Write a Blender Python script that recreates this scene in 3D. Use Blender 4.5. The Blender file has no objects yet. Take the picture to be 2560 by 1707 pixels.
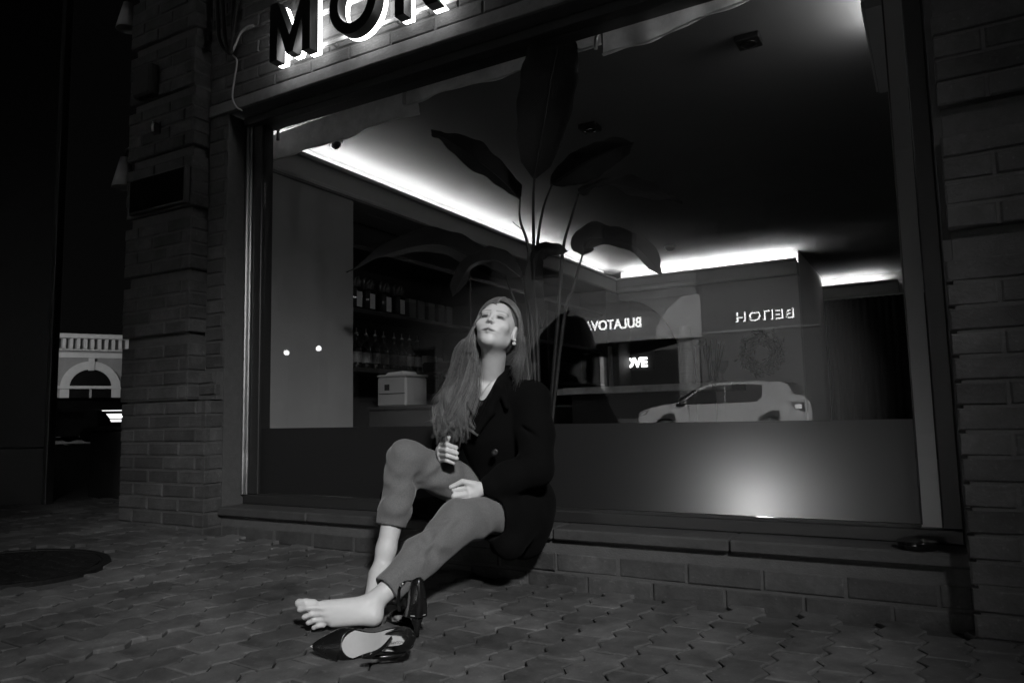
import bpy, bmesh, math, random
import numpy as np
from mathutils import Vector, Matrix

R = math.radians
rnd = random.Random(7)
scene = bpy.context.scene
col = scene.collection

# ------------------------------------------------------------------ camera
cam_data = bpy.data.cameras.new('camera')
cam = bpy.data.objects.new('camera', cam_data)
col.objects.link(cam)
scene.camera = cam
cam_data.sensor_width = 36.0
cam_data.lens = 25.83
cam_data.clip_start = 0.05
cam_data.clip_end = 400.0
YAW, PITCH, ROLL = R(29.75), R(5.82), R(-1.21)
c_fwd = Vector((-math.sin(YAW) * math.cos(PITCH), math.cos(YAW) * math.cos(PITCH), math.sin(PITCH)))
c_right = Vector((math.cos(YAW), math.sin(YAW), 0))
c_up = c_right.cross(c_fwd)
cr = c_right * math.cos(ROLL) + c_up * math.sin(ROLL)
cu_ = -c_right * math.sin(ROLL) + c_up * math.cos(ROLL)
CAM_LOC = Vector((0, 0, 0.64))
mw = Matrix((cr, cu_, -c_fwd)).transposed().to_4x4()
mw.translation = CAM_LOC
cam.matrix_world = mw

# ------------------------------------------------------------------ night sky
world = bpy.data.worlds.new('World')
scene.world = world
world.use_nodes = True
nt = world.node_tree
bg = nt.nodes['Background']
sky = nt.nodes.new('ShaderNodeTexSky')
sky.sky_type = 'NISHITA'
sky.sun_disc = False
sky.sun_elevation = R(4)
sky.sun_rotation = R(120)
bw = nt.nodes.new('ShaderNodeRGBToBW')
nt.links.new(sky.outputs[0], bw.inputs[0])
nt.links.new(bw.outputs[0], bg.inputs['Color'])
bg.inputs['Strength'].default_value = 0.0007

# moonlight: the one sun lamp, far too weak to draw shadows of its own
sun_data = bpy.data.lights.new('moon', 'SUN')
sun_data.energy = 0.006
sun_data.angle = R(8)
sun = bpy.data.objects.new('moon', sun_data)
col.objects.link(sun)
sun.rotation_euler = (R(50), 0, R(60))

# ------------------------------------------------------------------ view and render
vs = scene.view_settings
vs.view_transform = 'Standard'
vs.look = 'None'
vs.exposure = 0.0
vs.gamma = 1.0
vs.use_curve_mapping = False
scene.render.engine = 'CYCLES'
cy = scene.cycles
cy.use_denoising = True
cy.max_bounces = 10
cy.diffuse_bounces = 4
cy.glossy_bounces = 5
cy.transmission_bounces = 6
cy.transparent_max_bounces = 16
cy.sample_clamp_indirect = 3.0
cy.caustics_reflective = False
cy.caustics_refractive = False

# ------------------------------------------------------------------ helpers
def tag(o, label=None, cat=None, group=None, kind=None):
    if label: o['label'] = label
    if cat: o['category'] = cat
    if group: o['group'] = group
    if kind: o['kind'] = kind
    return o

def empty(name, loc=(0, 0, 0), rz=0.0):
    o = bpy.data.objects.new(name, None)
    o.empty_display_size = 0.1
    col.objects.link(o)
    o.location = loc
    o.rotation_euler = (0, 0, rz)
    return o

def mesh(verts, faces, smooth=False, name='mesh'):
    me = bpy.data.meshes.new(name)
    me.from_pydata([tuple(map(float, v)) for v in verts], [], [tuple(f) for f in faces])
    me.validate()
    if smooth:
        me.polygons.foreach_set('use_smooth', [True] * len(me.polygons))
    me.update()
    return me

def put(name, me, mat=None, parent=None, loc=None, rot=None, scale=None, mtx=None):
    o = bpy.data.objects.new(name, me)
    col.objects.link(o)
    if mat is not None and me is not None and not me.materials:
        me.materials.append(mat)
    if parent is not None:
        o.parent = parent
    if loc is not None: o.location = loc
    if rot is not None: o.rotation_euler = rot
    if scale is not None: o.scale = scale
    if mtx is not None: o.matrix_basis = mtx
    return o

class MB:
    """collects simple shapes into one mesh"""
    def __init__(s):
        s.v = []; s.f = []
    def add(s, v, f):
        n = len(s.v)
        s.v += [tuple(p) for p in v]
        s.f += [tuple(i + n for i in q) for q in f]
        return s
    def box(s, x0, x1, y0, y1, z0, z1, bev=0.0):
        if x0 > x1: x0, x1 = x1, x0
        if y0 > y1: y0, y1 = y1, y0
        if z0 > z1: z0, z1 = z1, z0
        if bev <= 0:
            v = [(x, y, z) for z in (z0, z1) for y in (y0, y1) for x in (x0, x1)]
            f = [(0, 2, 3, 1), (4, 5, 7, 6), (0, 1, 5, 4), (2, 6, 7, 3), (0, 4, 6, 2), (1, 3, 7, 5)]
            return s.add(v, f)
        bm = bmesh.new()
        bmesh.ops.create_cube(bm, size=1)
        for p in bm.verts:
            p.co = ((x0 + x1) / 2 + p.co.x * (x1 - x0), (y0 + y1) / 2 + p.co.y * (y1 - y0), (z0 + z1) / 2 + p.co.z * (z1 - z0))
        bmesh.ops.bevel(bm, geom=bm.edges[:], offset=min(bev, .45 * min(x1 - x0, y1 - y0, z1 - z0)), segments=1, affect='EDGES', profile=.5)
        return s.bm(bm)
    def bm(s, bm):
        bm.verts.ensure_lookup_table(); bm.verts.index_update()
        s.add([p.co[:] for p in bm.verts], [[q.index for q in f.verts] for f in bm.faces])
        bm.free()
        return s
    def tube(s, pts, r, n=8, cap=True):
        pts = [Vector(p) for p in pts]
        rs = r if isinstance(r, (list, tuple)) else [r] * len(pts)
        base = len(s.v)
        up = None
        for i, p in enumerate(pts):
            t = (pts[min(i + 1, len(pts) - 1)] - pts[max(i - 1, 0)])
            if t.length < 1e-9: t = Vector((0, 0, 1))
            t.normalize()
            if up is None:
                up = t.orthogonal().normalized()
            else:
                up = (up - t * up.dot(t))
                up = up.normalized() if up.length > 1e-6 else t.orthogonal().normalized()
            w = t.cross(up)
            for k in range(n):
                a = 2 * math.pi * k / n
                s.v.append(tuple(p + (up * math.cos(a) + w * math.sin(a)) * rs[i]))
        for i in range(len(pts) - 1):
            for k in range(n):
                a = base + i * n + k; b = base + i * n + (k + 1) % n
                s.f.append((a, b, b + n, a + n))
        if cap:
            s.f.append(tuple(base + k for k in reversed(range(n))))
            s.f.append(tuple(base + (len(pts) - 1) * n + k for k in range(n)))
        return s
    def lathe(s, prof, n=20, c=(0, 0, 0)):
        base = len(s.v)
        for (r, z) in prof:
            for k in range(n):
                a = 2 * math.pi * k / n
                s.v.append((c[0] + r * math.cos(a), c[1] + r * math.sin(a), c[2] + z))
        for i in range(len(prof) - 1):
            for k in range(n):
                a = base + i * n + k; b = base + i * n + (k + 1) % n
                s.f.append((a, b, b + n, a + n))
        if prof[0][0] > 1e-5: s.f.append(tuple(base + k for k in reversed(range(n))))
        if prof[-1][0] > 1e-5: s.f.append(tuple(base + (len(prof) - 1) * n + k for k in range(n)))
        return s
    def prism(s, poly, fn, d0, d1):
        """polygon (u,v) list; fn(u,v,d)->xyz; extruded from d0 to d1"""
        n = len(poly); base = len(s.v)
        s.v += [tuple(fn(u, v, d0)) for u, v in poly] + [tuple(fn(u, v, d1)) for u, v in poly]
        s.f.append(tuple(base + i for i in range(n)))
        s.f.append(tuple(base + n + i for i in reversed(range(n))))
        for i in range(n):
            j = (i + 1) % n
            s.f.append((base + j, base + i, base + n + i, base + n + j))
        return s
    def me(s, smooth=False):
        return mesh(s.v, s.f, smooth)
    def build(s, name, mat, parent=None, smooth=False, **k):
        return put(name, fix(s.me(smooth)), mat, parent, **k)

def fix(me):
    bm = bmesh.new(); bm.from_mesh(me)
    bmesh.ops.recalc_face_normals(bm, faces=bm.faces[:])
    bm.to_mesh(me); bm.free()
    return me

def box(name, x0, x1, y0, y1, z0, z1, mat, parent=None, bev=0.0):
    return MB().box(x0, x1, y0, y1, z0, z1, bev).build(name, mat, parent)

def spline(pts, n):
    """Catmull-Rom through pts, n samples"""
    P = np.array(pts, float)
    P = np.vstack([2 * P[0] - P[1], P, 2 * P[-1] - P[-2]])
    m = len(P) - 3
    out = []
    for t in np.linspace(0, m - 1e-6, n):
        i = int(t); u = t - i
        a, b, c, d = P[i], P[i + 1], P[i + 2], P[i + 3]
        out.append(.5 * ((2 * b) + (c - a) * u + (2 * a - 5 * b + 4 * c - d) * u * u + (3 * b - a - 3 * c + d) * u ** 3))
    return np.array(out)

def text_mesh(body, size, extrude=0.0, offset=0.0, spacing=1.0, res=6, align='LEFT'):
    cu = bpy.data.curves.new('lettering', 'FONT')
    cu.body = body; cu.size = size; cu.extrude = extrude; cu.offset = offset
    cu.space_character = spacing; cu.resolution_u = res; cu.align_x = align
    ob = bpy.data.objects.new('lettering', cu)
    col.objects.link(ob)
    dg = bpy.context.evaluated_depsgraph_get()
    me = bpy.data.meshes.new_from_object(ob.evaluated_get(dg))
    bpy.data.objects.remove(ob)
    me.materials.clear()
    return me

# ------------------------------------------------------------------ materials (all neutral: the photograph is black and white)
MATS = {}
def M(name, v, rough=.6, metal=0.0, spec=.5, var=None, bump=None, emis=0.0, rand=0.0, coat=0.0, sheen=0.0, speck=None, blot=None):
    if name in MATS: return MATS[name]
    m = bpy.data.materials.new(name); m.use_nodes = True
    n = m.node_tree; b = n.nodes['Principled BSDF']
    b.inputs['Base Color'].default_value = (v, v, v, 1)
    b.inputs['Roughness'].default_value = rough
    b.inputs['Metallic'].default_value = metal
    b.inputs['Specular IOR Level'].default_value = spec
    if coat: b.inputs['Coat Weight'].default_value = coat
    if sheen:
        b.inputs['Sheen Weight'].default_value = sheen
    if emis:
        b.inputs['Emission Color'].default_value = (1, 1, 1, 1)
        b.inputs['Emission Strength'].default_value = emis
    tc = None
    def coords():
        nonlocal tc
        if tc is None:
            tc = n.nodes.new('ShaderNodeNewGeometry')
        return tc.outputs['Position']
    val = None
    def mul(a, bsock):
        k = n.nodes.new('ShaderNodeMath'); k.operation = 'MULTIPLY'
        if isinstance(a, float): k.inputs[0].default_value = a
        else: n.links.new(a, k.inputs[0])
        n.links.new(bsock, k.inputs[1])
        return k.outputs[0]
    cur = float(v)
    if var:
        sc, amt = var
        t = n.nodes.new('ShaderNodeTexNoise'); t.inputs['Scale'].default_value = sc; t.inputs['Detail'].default_value = 6; t.inputs['Roughness'].default_value = .65
        n.links.new(coords(), t.inputs['Vector'])
        mr = n.nodes.new('ShaderNodeMapRange')
        mr.inputs['From Min'].default_value = .25; mr.inputs['From Max'].default_value = .75
        mr.inputs['To Min'].default_value = 1 - amt; mr.inputs['To Max'].default_value = 1 + amt
        n.links.new(t.outputs['Fac'], mr.inputs['Value'])
        cur = mul(cur, mr.outputs[0])
        rr = n.nodes.new('ShaderNodeMapRange')
        rr.inputs['From Min'].default_value = .25; rr.inputs['From Max'].default_value = .75
        rr.inputs['To Min'].default_value = max(.02, rough - .12); rr.inputs['To Max'].default_value = min(1, rough + .12)
        n.links.new(t.outputs['Fac'], rr.inputs['Value'])
        n.links.new(rr.outputs[0], b.inputs['Roughness'])
    if blot:
        sc, amt = blot
        t = n.nodes.new('ShaderNodeTexNoise'); t.inputs['Scale'].default_value = sc; t.inputs['Detail'].default_value = 8; t.inputs['Roughness'].default_value = .7
        n.links.new(coords(), t.inputs['Vector'])
        mr = n.nodes.new('ShaderNodeMapRange')
        mr.inputs['From Min'].default_value = .36; mr.inputs['From Max'].default_value = .64
        mr.inputs['To Min'].default_value = 1 - amt; mr.inputs['To Max'].default_value = 1 + amt
        n.links.new(t.outputs['Fac'], mr.inputs['Value'])
        cur = mul(cur, mr.outputs[0])
    if speck:
        sc, amt = speck
        t = n.nodes.new('ShaderNodeTexNoise'); t.inputs['Scale'].default_value = sc; t.inputs['Detail'].default_value = 3
        n.links.new(coords(), t.inputs['Vector'])
        mr = n.nodes.new('ShaderNodeMapRange')
        mr.inputs['From Min'].default_value = .62; mr.inputs['From Max'].default_value = .72
        mr.inputs['To Min'].default_value = 1; mr.inputs['To Max'].default_value = amt
        n.links.new(t.outputs['Fac'], mr.inputs['Value'])
        cur = mul(cur, mr.outputs[0])
    if rand:
        oi = n.nodes.new('ShaderNodeObjectInfo')
        mr = n.nodes.new('ShaderNodeMapRange')
        mr.inputs['To Min'].default_value = 1 - rand; mr.inputs['To Max'].default_value = 1 + rand
        n.links.new(oi.outputs['Random'], mr.inputs['Value'])
        cur = mul(cur, mr.outputs[0])
    if not isinstance(cur, float):
        n.links.new(cur, b.inputs['Base Color'])
    if bump:
        sc, st = bump[:2]
        t = n.nodes.new('ShaderNodeTexNoise'); t.inputs['Scale'].default_value = sc; t.inputs['Detail'].default_value = 5
        n.links.new(coords(), t.inputs['Vector'])
        bp = n.nodes.new('ShaderNodeBump'); bp.inputs['Strength'].default_value = st
        bp.inputs['Distance'].default_value = bump[2] if len(bump) > 2 else .004
        n.links.new(t.outputs['Fac'], bp.inputs['Height'])
        n.links.new(bp.outputs['Normal'], b.inputs['Normal'])
    MATS[name] = m
    return m

def emit(name, strength):
    if name in MATS: return MATS[name]
    m = bpy.data.materials.new(name); m.use_nodes = True
    n = m.node_tree; n.nodes.clear()
    e = n.nodes.new('ShaderNodeEmission'); e.inputs['Strength'].default_value = strength
    e.inputs['Color'].default_value = (1, 1, 1, 1)
    o = n.nodes.new('ShaderNodeOutputMaterial')
    n.links.new(e.outputs[0], o.inputs['Surface'])
    MATS[name] = m
    return m

def glass(name, ior=1.6, tint=.95, rough=0.0):
    if name in MATS: return MATS[name]
    m = bpy.data.materials.new(name); m.use_nodes = True
    n = m.node_tree; n.nodes.clear()
    tr = n.nodes.new('ShaderNodeBsdfTransparent'); tr.inputs['Color'].default_value = (tint, tint, tint, 1)
    gl = n.nodes.new('ShaderNodeBsdfGlossy'); gl.inputs['Roughness'].default_value = rough
    # Schlick reflectance, the same from both faces of the pane
    r0 = ((ior - 1) / (ior + 1)) ** 2
    lwt = n.nodes.new('ShaderNodeLayerWeight'); lwt.inputs['Blend'].default_value = .5
    pw = n.nodes.new('ShaderNodeMath'); pw.operation = 'POWER'; pw.inputs[1].default_value = 5.0
    n.links.new(lwt.outputs['Facing'], pw.inputs[0])
    fr = n.nodes.new('ShaderNodeMath'); fr.operation = 'MULTIPLY_ADD'
    fr.inputs[1].default_value = 1 - r0; fr.inputs[2].default_value = r0
    n.links.new(pw.outputs[0], fr.inputs[0])
    mx = n.nodes.new('ShaderNodeMixShader'); o = n.nodes.new('ShaderNodeOutputMaterial')
    n.links.new(fr.outputs[0], mx.inputs[0]); n.links.new(tr.outputs[0], mx.inputs[1]); n.links.new(gl.outputs[0], mx.inputs[2])
    n.links.new(mx.outputs[0], o.inputs['Surface'])
    MATS[name] = m
    return m

def frosted(name, through=.23, back=.04):
    m = bpy.data.materials.new(name); m.use_nodes = True
    n = m.node_tree; n.nodes.clear()
    tl = n.nodes.new('ShaderNodeBsdfTranslucent'); tl.inputs['Color'].default_value = (through, through, through, 1)
    df = n.nodes.new('ShaderNodeBsdfDiffuse'); df.inputs['Color'].default_value = (back, back, back, 1)
    mx = n.nodes.new('ShaderNodeMixShader'); mx.inputs[0].default_value = .4
    o = n.nodes.new('ShaderNodeOutputMaterial')
    n.links.new(tl.outputs[0], mx.inputs[1]); n.links.new(df.outputs[0], mx.inputs[2])
    n.links.new(mx.outputs[0], o.inputs['Surface'])
    return m

def through(m, amount):
    """let part of the light pass through a thin cloth or leaf"""
    n = m.node_tree; b = n.nodes['Principled BSDF']; o = [q for q in n.nodes if q.type == 'OUTPUT_MATERIAL'][0]
    t = n.nodes.new('ShaderNodeBsdfTranslucent'); mx = n.nodes.new('ShaderNodeMixShader'); mx.inputs[0].default_value = amount
    if b.inputs['Base Color'].links: n.links.new(b.inputs['Base Color'].links[0].from_socket, t.inputs['Color'])
    else: t.inputs['Color'].default_value = b.inputs['Base Color'].default_value
    n.links.new(b.outputs[0], mx.inputs[1]); n.links.new(t.outputs[0], mx.inputs[2]); n.links.new(mx.outputs[0], o.inputs['Surface'])

BRICK = M('brick', .062, .85, var=(22, .28), bump=(90, .6), rand=.28, speck=(70, 1.5), blot=(4.5, .35))
BRICK_JOIN = M('brick_far', .062, .85, var=(14, .3), bump=(90, .5), speck=(70, 1.7))
MORTAR = M('mortar', .085, .95, var=(30, .2), bump=(160, .6))
PLASTER_DARK = M('dark_plaster', .06, .9, var=(9, .3), bump=(60, .4))
STONE = M('sill_stone', .05, .65, var=(18, .3), bump=(70, .5))
PAVER = M('paver', .085, .72, var=(16, .25), bump=(140, .45, .003), rand=.25, speck=(55, 1.5), blot=(3.1, .45))
SAND = M('joint_sand', .06, .95, var=(60, .4), bump=(200, .8))
ASPHALT = M('asphalt', .05, .85, var=(20, .3), bump=(220, .6))
STEEL = M('brushed_steel', .55, .38, metal=1.0, var=(6, .1))
BLACK_METAL = M('black_metal', .025, .38, spec=.5)
BLACK = M('black_matte', .012, .7)
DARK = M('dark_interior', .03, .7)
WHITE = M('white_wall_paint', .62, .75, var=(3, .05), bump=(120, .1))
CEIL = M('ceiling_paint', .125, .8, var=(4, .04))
FABRIC = M('awning_fabric', .9, .9, var=(14, .22), bump=(50, .5, .006))
through(FABRIC, .75)
GLASS = glass('window_glass', 1.62, .96)
THIN_GLASS = glass('thin_glass', 1.45, .9)
FROST = frosted('frosted_film')

# ------------------------------------------------------------------ ground
def ground_z(x):
    return min(.15, .045 * max(0.0, -1.2 - x))

tag(box('ground', -120, 120, -120, 120, -.6, -.2, ASPHALT), kind='structure')
xs_ = [1.6, .6, -.4, -1.2, -2, -3, -4, -4.55, -7, -9, -60]
v, f = [], []
for i, x in enumerate(xs_):
    for y in (-3.2, 9.0):
        v.append((x, y, ground_z(x) - .014))
for i in range(len(xs_) - 1):
    f.append((2 * i, 2 * i + 1, 2 * i + 3, 2 * i + 2))
pavement = put('pavement', fix(mesh(v, f)), SAND)
tag(pavement, kind='structure')
tag(box('kerb', -60, 30, -3.42, -3.21, -.2, .13, M('kerb_stone', .25, .8, var=(12, .2)), bev=.015), kind='structure')
tag(box('road', -60, 30, -14.0, -3.43, -.2, -.13, ASPHALT), kind='structure')
tag(box('far_pavement', -60, 30, -16.2, -14.0, -.2, -.01, M('far_paving', .2, .8, var=(6, .2))), kind='structure')

# wave-edged paving blocks, long side square to the shop front
PL, PW = .222, .112
def paver_mesh(seed):
    q = random.Random(seed)
    A, B, J = .015, .009, .0024
    out = []
    nl, ns = 6, 2
    def fx(y): return A * math.sin(2 * math.pi * y / (PL / 2))
    def fy(x): return B * math.sin(2 * math.pi * x / PW)
    hw, hl = PW / 2 - J, PL / 2 - J
    for i in range(nl): y = -hl + 2 * hl * i / nl; out.append((hw + fx(y), y + fy(hw) * (1 if i == 0 else 0)))
    for i in range(ns): x = hw - 2 * hw * i / ns; out.append((x + fx(hl), hl + fy(x)))
    for i in range(nl): y = hl - 2 * hl * i / nl; out.append((-hw + fx(y), y + fy(-hw) * (1 if i == 0 else 0)))
    for i in range(ns): x = -hw + 2 * hw * i / ns; out.append((x + fx(-hl), -hl + fy(x)))
    n = len(out)
    vv = []
    for (x, y) in out:
        k = 1 - .045
        vv.append((x * (1 - .0055 / hw), y * (1 - .0055 / hl), 0.0 + q.uniform(-.0006, .0006)))
    for (x, y) in out: vv.append((x + q.uniform(-.0008, .0008), y + q.uniform(-.0008, .0008), -.003))
    for (x, y) in out: vv.append((x, y, -.03))
    ff = [tuple(range(n))]
    for r0 in (0, n):
        for i in range(n):
            j = (i + 1) % n
            ff.append((r0 + j, r0 + i, r0 + n + i, r0 + n + j))
    return fix(mesh(vv, ff))
PM = [paver_mesh(s) for s in range(5)]
MAN_C, MAN_R = (-3.21, 1.605), .335
specs = []
ix = 0
x = 1.1
while x > -5.2:
    y0 = .35 + (PL / 2 if ix % 2 else 0)
    k = 0
    while y0 + k * PL < (2.56 if x > -3.95 else 3.0):
        y = y0 + k * PL
        k += 1
        if math.hypot(x - MAN_C[0], y - MAN_C[1]) < MAN_R + .06: continue
        p = Vector((x, y, 0)) - CAM_LOC
        d = p.dot(c_fwd)
        if d < .3: continue
        sx, sy = p.dot(cr) / d, p.dot(cu_) / d
        if abs(sx) > .80 or sy < -.56: continue
        specs.append((p.length, x, y))
    x -= PW; ix += 1
specs.sort()
PR = random.Random(3)
far = MB()
for i, (d, x, y) in enumerate(specs):
    h = PR.choice([0, 0, 0, .001, .002, -.0015]) + PR.uniform(-.0012, .0012)
    if PR.random() < .10: h += PR.uniform(.002, .005)
    tx, ty = PR.gauss(0, .009), PR.gauss(0, .008)
    m = Matrix.Translation((x, y, ground_z(x) + h)) @ Matrix.Rotation(ty + (.045 if x < -1.25 else 0), 4, 'Y') @ Matrix.Rotation(tx, 4, 'X') @ Matrix.Rotation(PR.gauss(0, .012), 4, 'Z')
    me = PM[PR.randrange(5)]
    if i < 300:
        put('paver', me, PAVER, pavement, mtx=m)
    else:
        far.add([(m @ q.co)[:] for q in me.vertices], [p.vertices[:] for p in me.polygons])
if far.v:
    o = far.build('paver_field', M('paver_far', .085, .72, var=(9, .35), blot=(3.1, .45), bump=(140, .45, .003)), pavement)
    o['kind'] = 'stuff'

# cast-iron cover let into the paving
mh = empty('manhole_cover', (MAN_C[0], MAN_C[1], ground_z(MAN_C[0]) + .001))
mh.rotation_euler = (0, .045, 0)
IRON = M('cast_iron', .012, .6, metal=0.0, spec=.3, var=(20, .4), bump=(90, .5))
MB().lathe([(MAN_R, -.03), (MAN_R, .002), (MAN_R - .03, .003), (MAN_R - .033, -.004), (0, -.004)], 64).build('frame_ring', IRON, mh)
m = MB().lathe([(MAN_R - .04, -.01), (MAN_R - .04, .002), (0, .002)], 64)
for i in range(-4, 5):
    for j in range(-4, 5):
        if math.hypot(i, j) * .062 < MAN_R - .07:
            m.box(i * .062 - .02, i * .062 + .02, j * .062 - .008, j * .062 + .008, .001, .005)
m.build('lid', IRON, mh)
tag(mh, 'round black iron manhole cover in the paving at the left', 'manhole cover')

# ------------------------------------------------------------------ the brick shop building
shop = empty('cafe_building', (-1.6, 2.6, 0))
tag(shop, 'brick corner shop building with a wide lit window and backlit sign band', 'building')
shop_inv = Matrix.Translation((1.6, -2.6, 0))
def part(name, mb, mat, parent=None, smooth=False):
    o = mb.build(name, mat, parent or shop, smooth)
    if parent is None or parent is shop:
        o.location = (1.6, -2.6, 0)
    return o

brick_me = {}
def brick_mesh(L, Hh, D):
    key = (round(L, 3), round(Hh, 3), round(D, 3))
    if key not in brick_me:
        q = random.Random(hash(key) % 1000)
        e = .004
        a, b = L / 2, Hh / 2
        vv = [(-a + e, 0, -b + e), (a - e, 0, -b + e), (a - e, 0, b - e), (-a + e, 0, b - e)]
        vv = [(x + q.uniform(-.002, .002), y + q.uniform(-.0012, .0012), z + q.uniform(-.0015, .0015)) for x, y, z in vv]
        vv += [(-a, e, -b), (a, e, -b), (a, e, b), (-a, e, b), (-a, D, -b), (a, D, -b), (a, D, b), (-a, D, b)]
        ff = [(0, 1, 2, 3)]
        for r0 in (0, 4):
            for i in range(4):
                j = (i + 1) % 4
                ff.append((r0 + j, r0 + i, r0 + 4 + i, r0 + 4 + j))
        brick_me[key] = fix(mesh(vv, ff))
    return brick_me[key]

BR = random.Random(11)
brick_specs = []      # (distance, part, matrix, mesh)
def bricks(core, u0, u1, z0, z1, plane, axis='y', nrm=-1, ch=.0712, bl=.252, joint=.010, phase=0, depth=.03, proud=.006):
    """courses of bricks on the face plane=const; axis 'y': u is x; axis 'x': u is y"""
    nrow = max(1, round((z1 - z0) / ch)); chh = (z1 - z0) / nrow
    for r_ in range(nrow):
        zc = z0 + (r_ + .5) * chh
        off = ((r_ + phase) % 2) * bl / 2
        u = u0 - off
        while u < u1 - .002:
            a, b = max(u, u0), min(u + bl, u1)
            u += bl
            if b - a < .03: continue
            L = b - a - joint
            Lq = round(L / .01) * .01 if abs(L - (bl - joint)) > .004 and abs(L - (bl / 2 - joint)) > .004 else L
            L = min(L, Lq) if Lq > 0 else L
            me = brick_mesh(L, chh - joint, depth)
            uc = (a + b) / 2
            pr = proud + BR.uniform(-.0025, .0025)
            if axis == 'y':
                mt = Matrix.Translation((uc, plane + nrm * pr, zc)) @ (Matrix.Identity(4) if nrm < 0 else Matrix.Rotation(math.pi, 4, 'Z'))
            else:
                mt = Matrix.Translation((plane + nrm * pr, uc, zc)) @ Matrix.Rotation(math.pi / 2 if nrm > 0 else -math.pi / 2, 4, 'Z')
            mt = mt @ Matrix.Rotation(BR.gauss(0, .006), 4, 'Y') @ Matrix.Rotation(BR.gauss(0, .012), 4, 'Z')
            p = mt.translation - CAM_LOC
            d = p.dot(c_fwd)
            sx, sy = p.dot(cr) / d, p.dot(cu_) / d
            vis = abs(sx) < .72 and abs(sy) < .49
            size = L * chh / (d * d)
            if axis == 'x': size *= .35
            brick_specs.append((-(size if vis else size * .01), len(brick_specs), core, mt, me))

# left rusticated pillar: a recessed core with proud blocks
pillar = part('brick_pillar', MB().box(-3.89, -3.365, 2.485, 2.84, .05, 3.4), MORTAR)
for zb in (1.112, 1.45, 1.788, 2.125, 2.459, 2.795):
    zt = zb + .285
    part('pillar_block_core', MB().box(-3.912, -3.345, 2.462, 2.60, zb + .004, zt - .004), MORTAR)
    bricks(pillar, -3.915, -3.34, zb, zt, 2.462, 'y', -1, phase=int(zb * 3))
    bricks(pillar, 2.452, 2.575, zb, zt, -3.345, 'x', 1, bl=.252)
part('pillar_block_core', MB().box(-3.912, -3.345, 2.462, 2.60, .764, 1.058), MORTAR)
bricks(pillar, -3.915, -3.34, .766, 1.06, 2.462, 'y', -1)
bricks(pillar, 2.452, 2.575, .766, 1.06, -3.345, 'x', 1)
# wider pier under it
pier = part('brick_pier', MB().box(-3.89, -3.198, 2.462, 2.78, .0, .752), MORTAR)
bricks(pier, -3.895, -3.187, .05, .755, 2.462, 'y', -1)
bricks(pier, 2.452, 2.575, .05, .755, -3.198, 'x', 1)
bricks(pier, -3.333, -3.187, .78, .90, 2.52, 'y', -1)
part('pier_stub', MB().box(-3.333, -3.197, 2.522, 2.60, .76, .902), MORTAR)
# wall strip between pillar and window, lintel wall over the window
strip = part('wall_strip', MB().box(-3.34, -3.188, 2.562, 2.70, .2, 2.29), MORTAR)
bricks(strip, -3.335, -3.186, .92, 2.295, 2.562, 'y', -1)
lintel = part('lintel_wall', MB().box(-3.34, 1.3, 2.562, 2.80, 2.300, 3.4), MORTAR)
bricks(lintel, -3.335, .3, 2.36, 2.93, 2.562, 'y', -1)
part('lintel_band', MB().box(-3.34, .3, 2.549, 2.575, 2.296, 2.357, .004), M('lintel_plaster', .17, .85, var=(16, .3), bump=(50, .5)))
# right wall
rwall = part('right_wall', MB().box(.075, 1.4, 2.50, 3.4, -.1, 3.4), MORTAR)
for z0, z1 in ((1.152, 1.437), (1.525, 1.81), (1.898, 2.183)):
    part('wall_block_core', MB().box(.070, 1.4, 2.462, 2.52, z0 + .004, z1 - .004), MORTAR)
    bricks(rwall, .062, .95, z0, z1, 2.462, 'y', -1, bl=.262, phase=1)
part('wall_block_core', MB().box(.070, 1.4, 2.462, 2.52, -.1, 1.064), MORTAR)
bricks(rwall, .048, .95, .0, 1.068, 2.462, 'y', -1, bl=.262)
part('window_reveal', MB().box(.052, .074, 2.50, 2.76, .215, 2.30), PLASTER_DARK)
# sill and its brick footing
foot = part('sill_footing', MB().box(-3.19, .07, 2.562, 2.80, -.1, .17), MORTAR)
bricks(foot, -3.18, .06, -.025, .125, 2.562, 'y', -1, ch=.075)
part('footing_band', MB().box(-3.185, .062, 2.566, 2.60, .126, .172), PLASTER_DARK)
sl = MB()
sx0 = -3.19
for w in (.62, .7, .58, .66, .694):
    sl = MB().box(sx0, sx0 + w - .004, 2.535, 2.79, .173, .215, .006)
    part('sill_slab', sl, STONE)
    sx0 += w

brick_specs.sort(key=lambda s: s[:2])
restm = {}
for i, (s_, _, core, mt, me) in enumerate(brick_specs):
    ml = shop_inv_loc = Matrix.Translation((0, 0, 0)) @ mt
    if i < 300:
        put('brick', me, BRICK, core, mtx=mt)
    else:
        restm.setdefault(core.name, (core, MB()))[1].add([(mt @ q.co)[:] for q in me.vertices], [p.vertices[:] for p in me.polygons])
for core, mb in restm.values():
    o = mb.build('brick_field', BRICK_JOIN, core); o['kind'] = 'stuff'

# upper storey and back of the building, out of view above the sign
part('upper_wall', MB().box(-3.91, 4.0, 2.60, 12.0, 3.41, 7.0), BRICK_JOIN)
part('side_wall', MB().box(-3.89, -3.66, 2.845, 12.0, -.1, 3.4), BRICK_JOIN)
part('far_right_wall', MB().box(.08, 4.0, 2.81, 3.4, -.1, 3.4), BRICK_JOIN)

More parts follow.
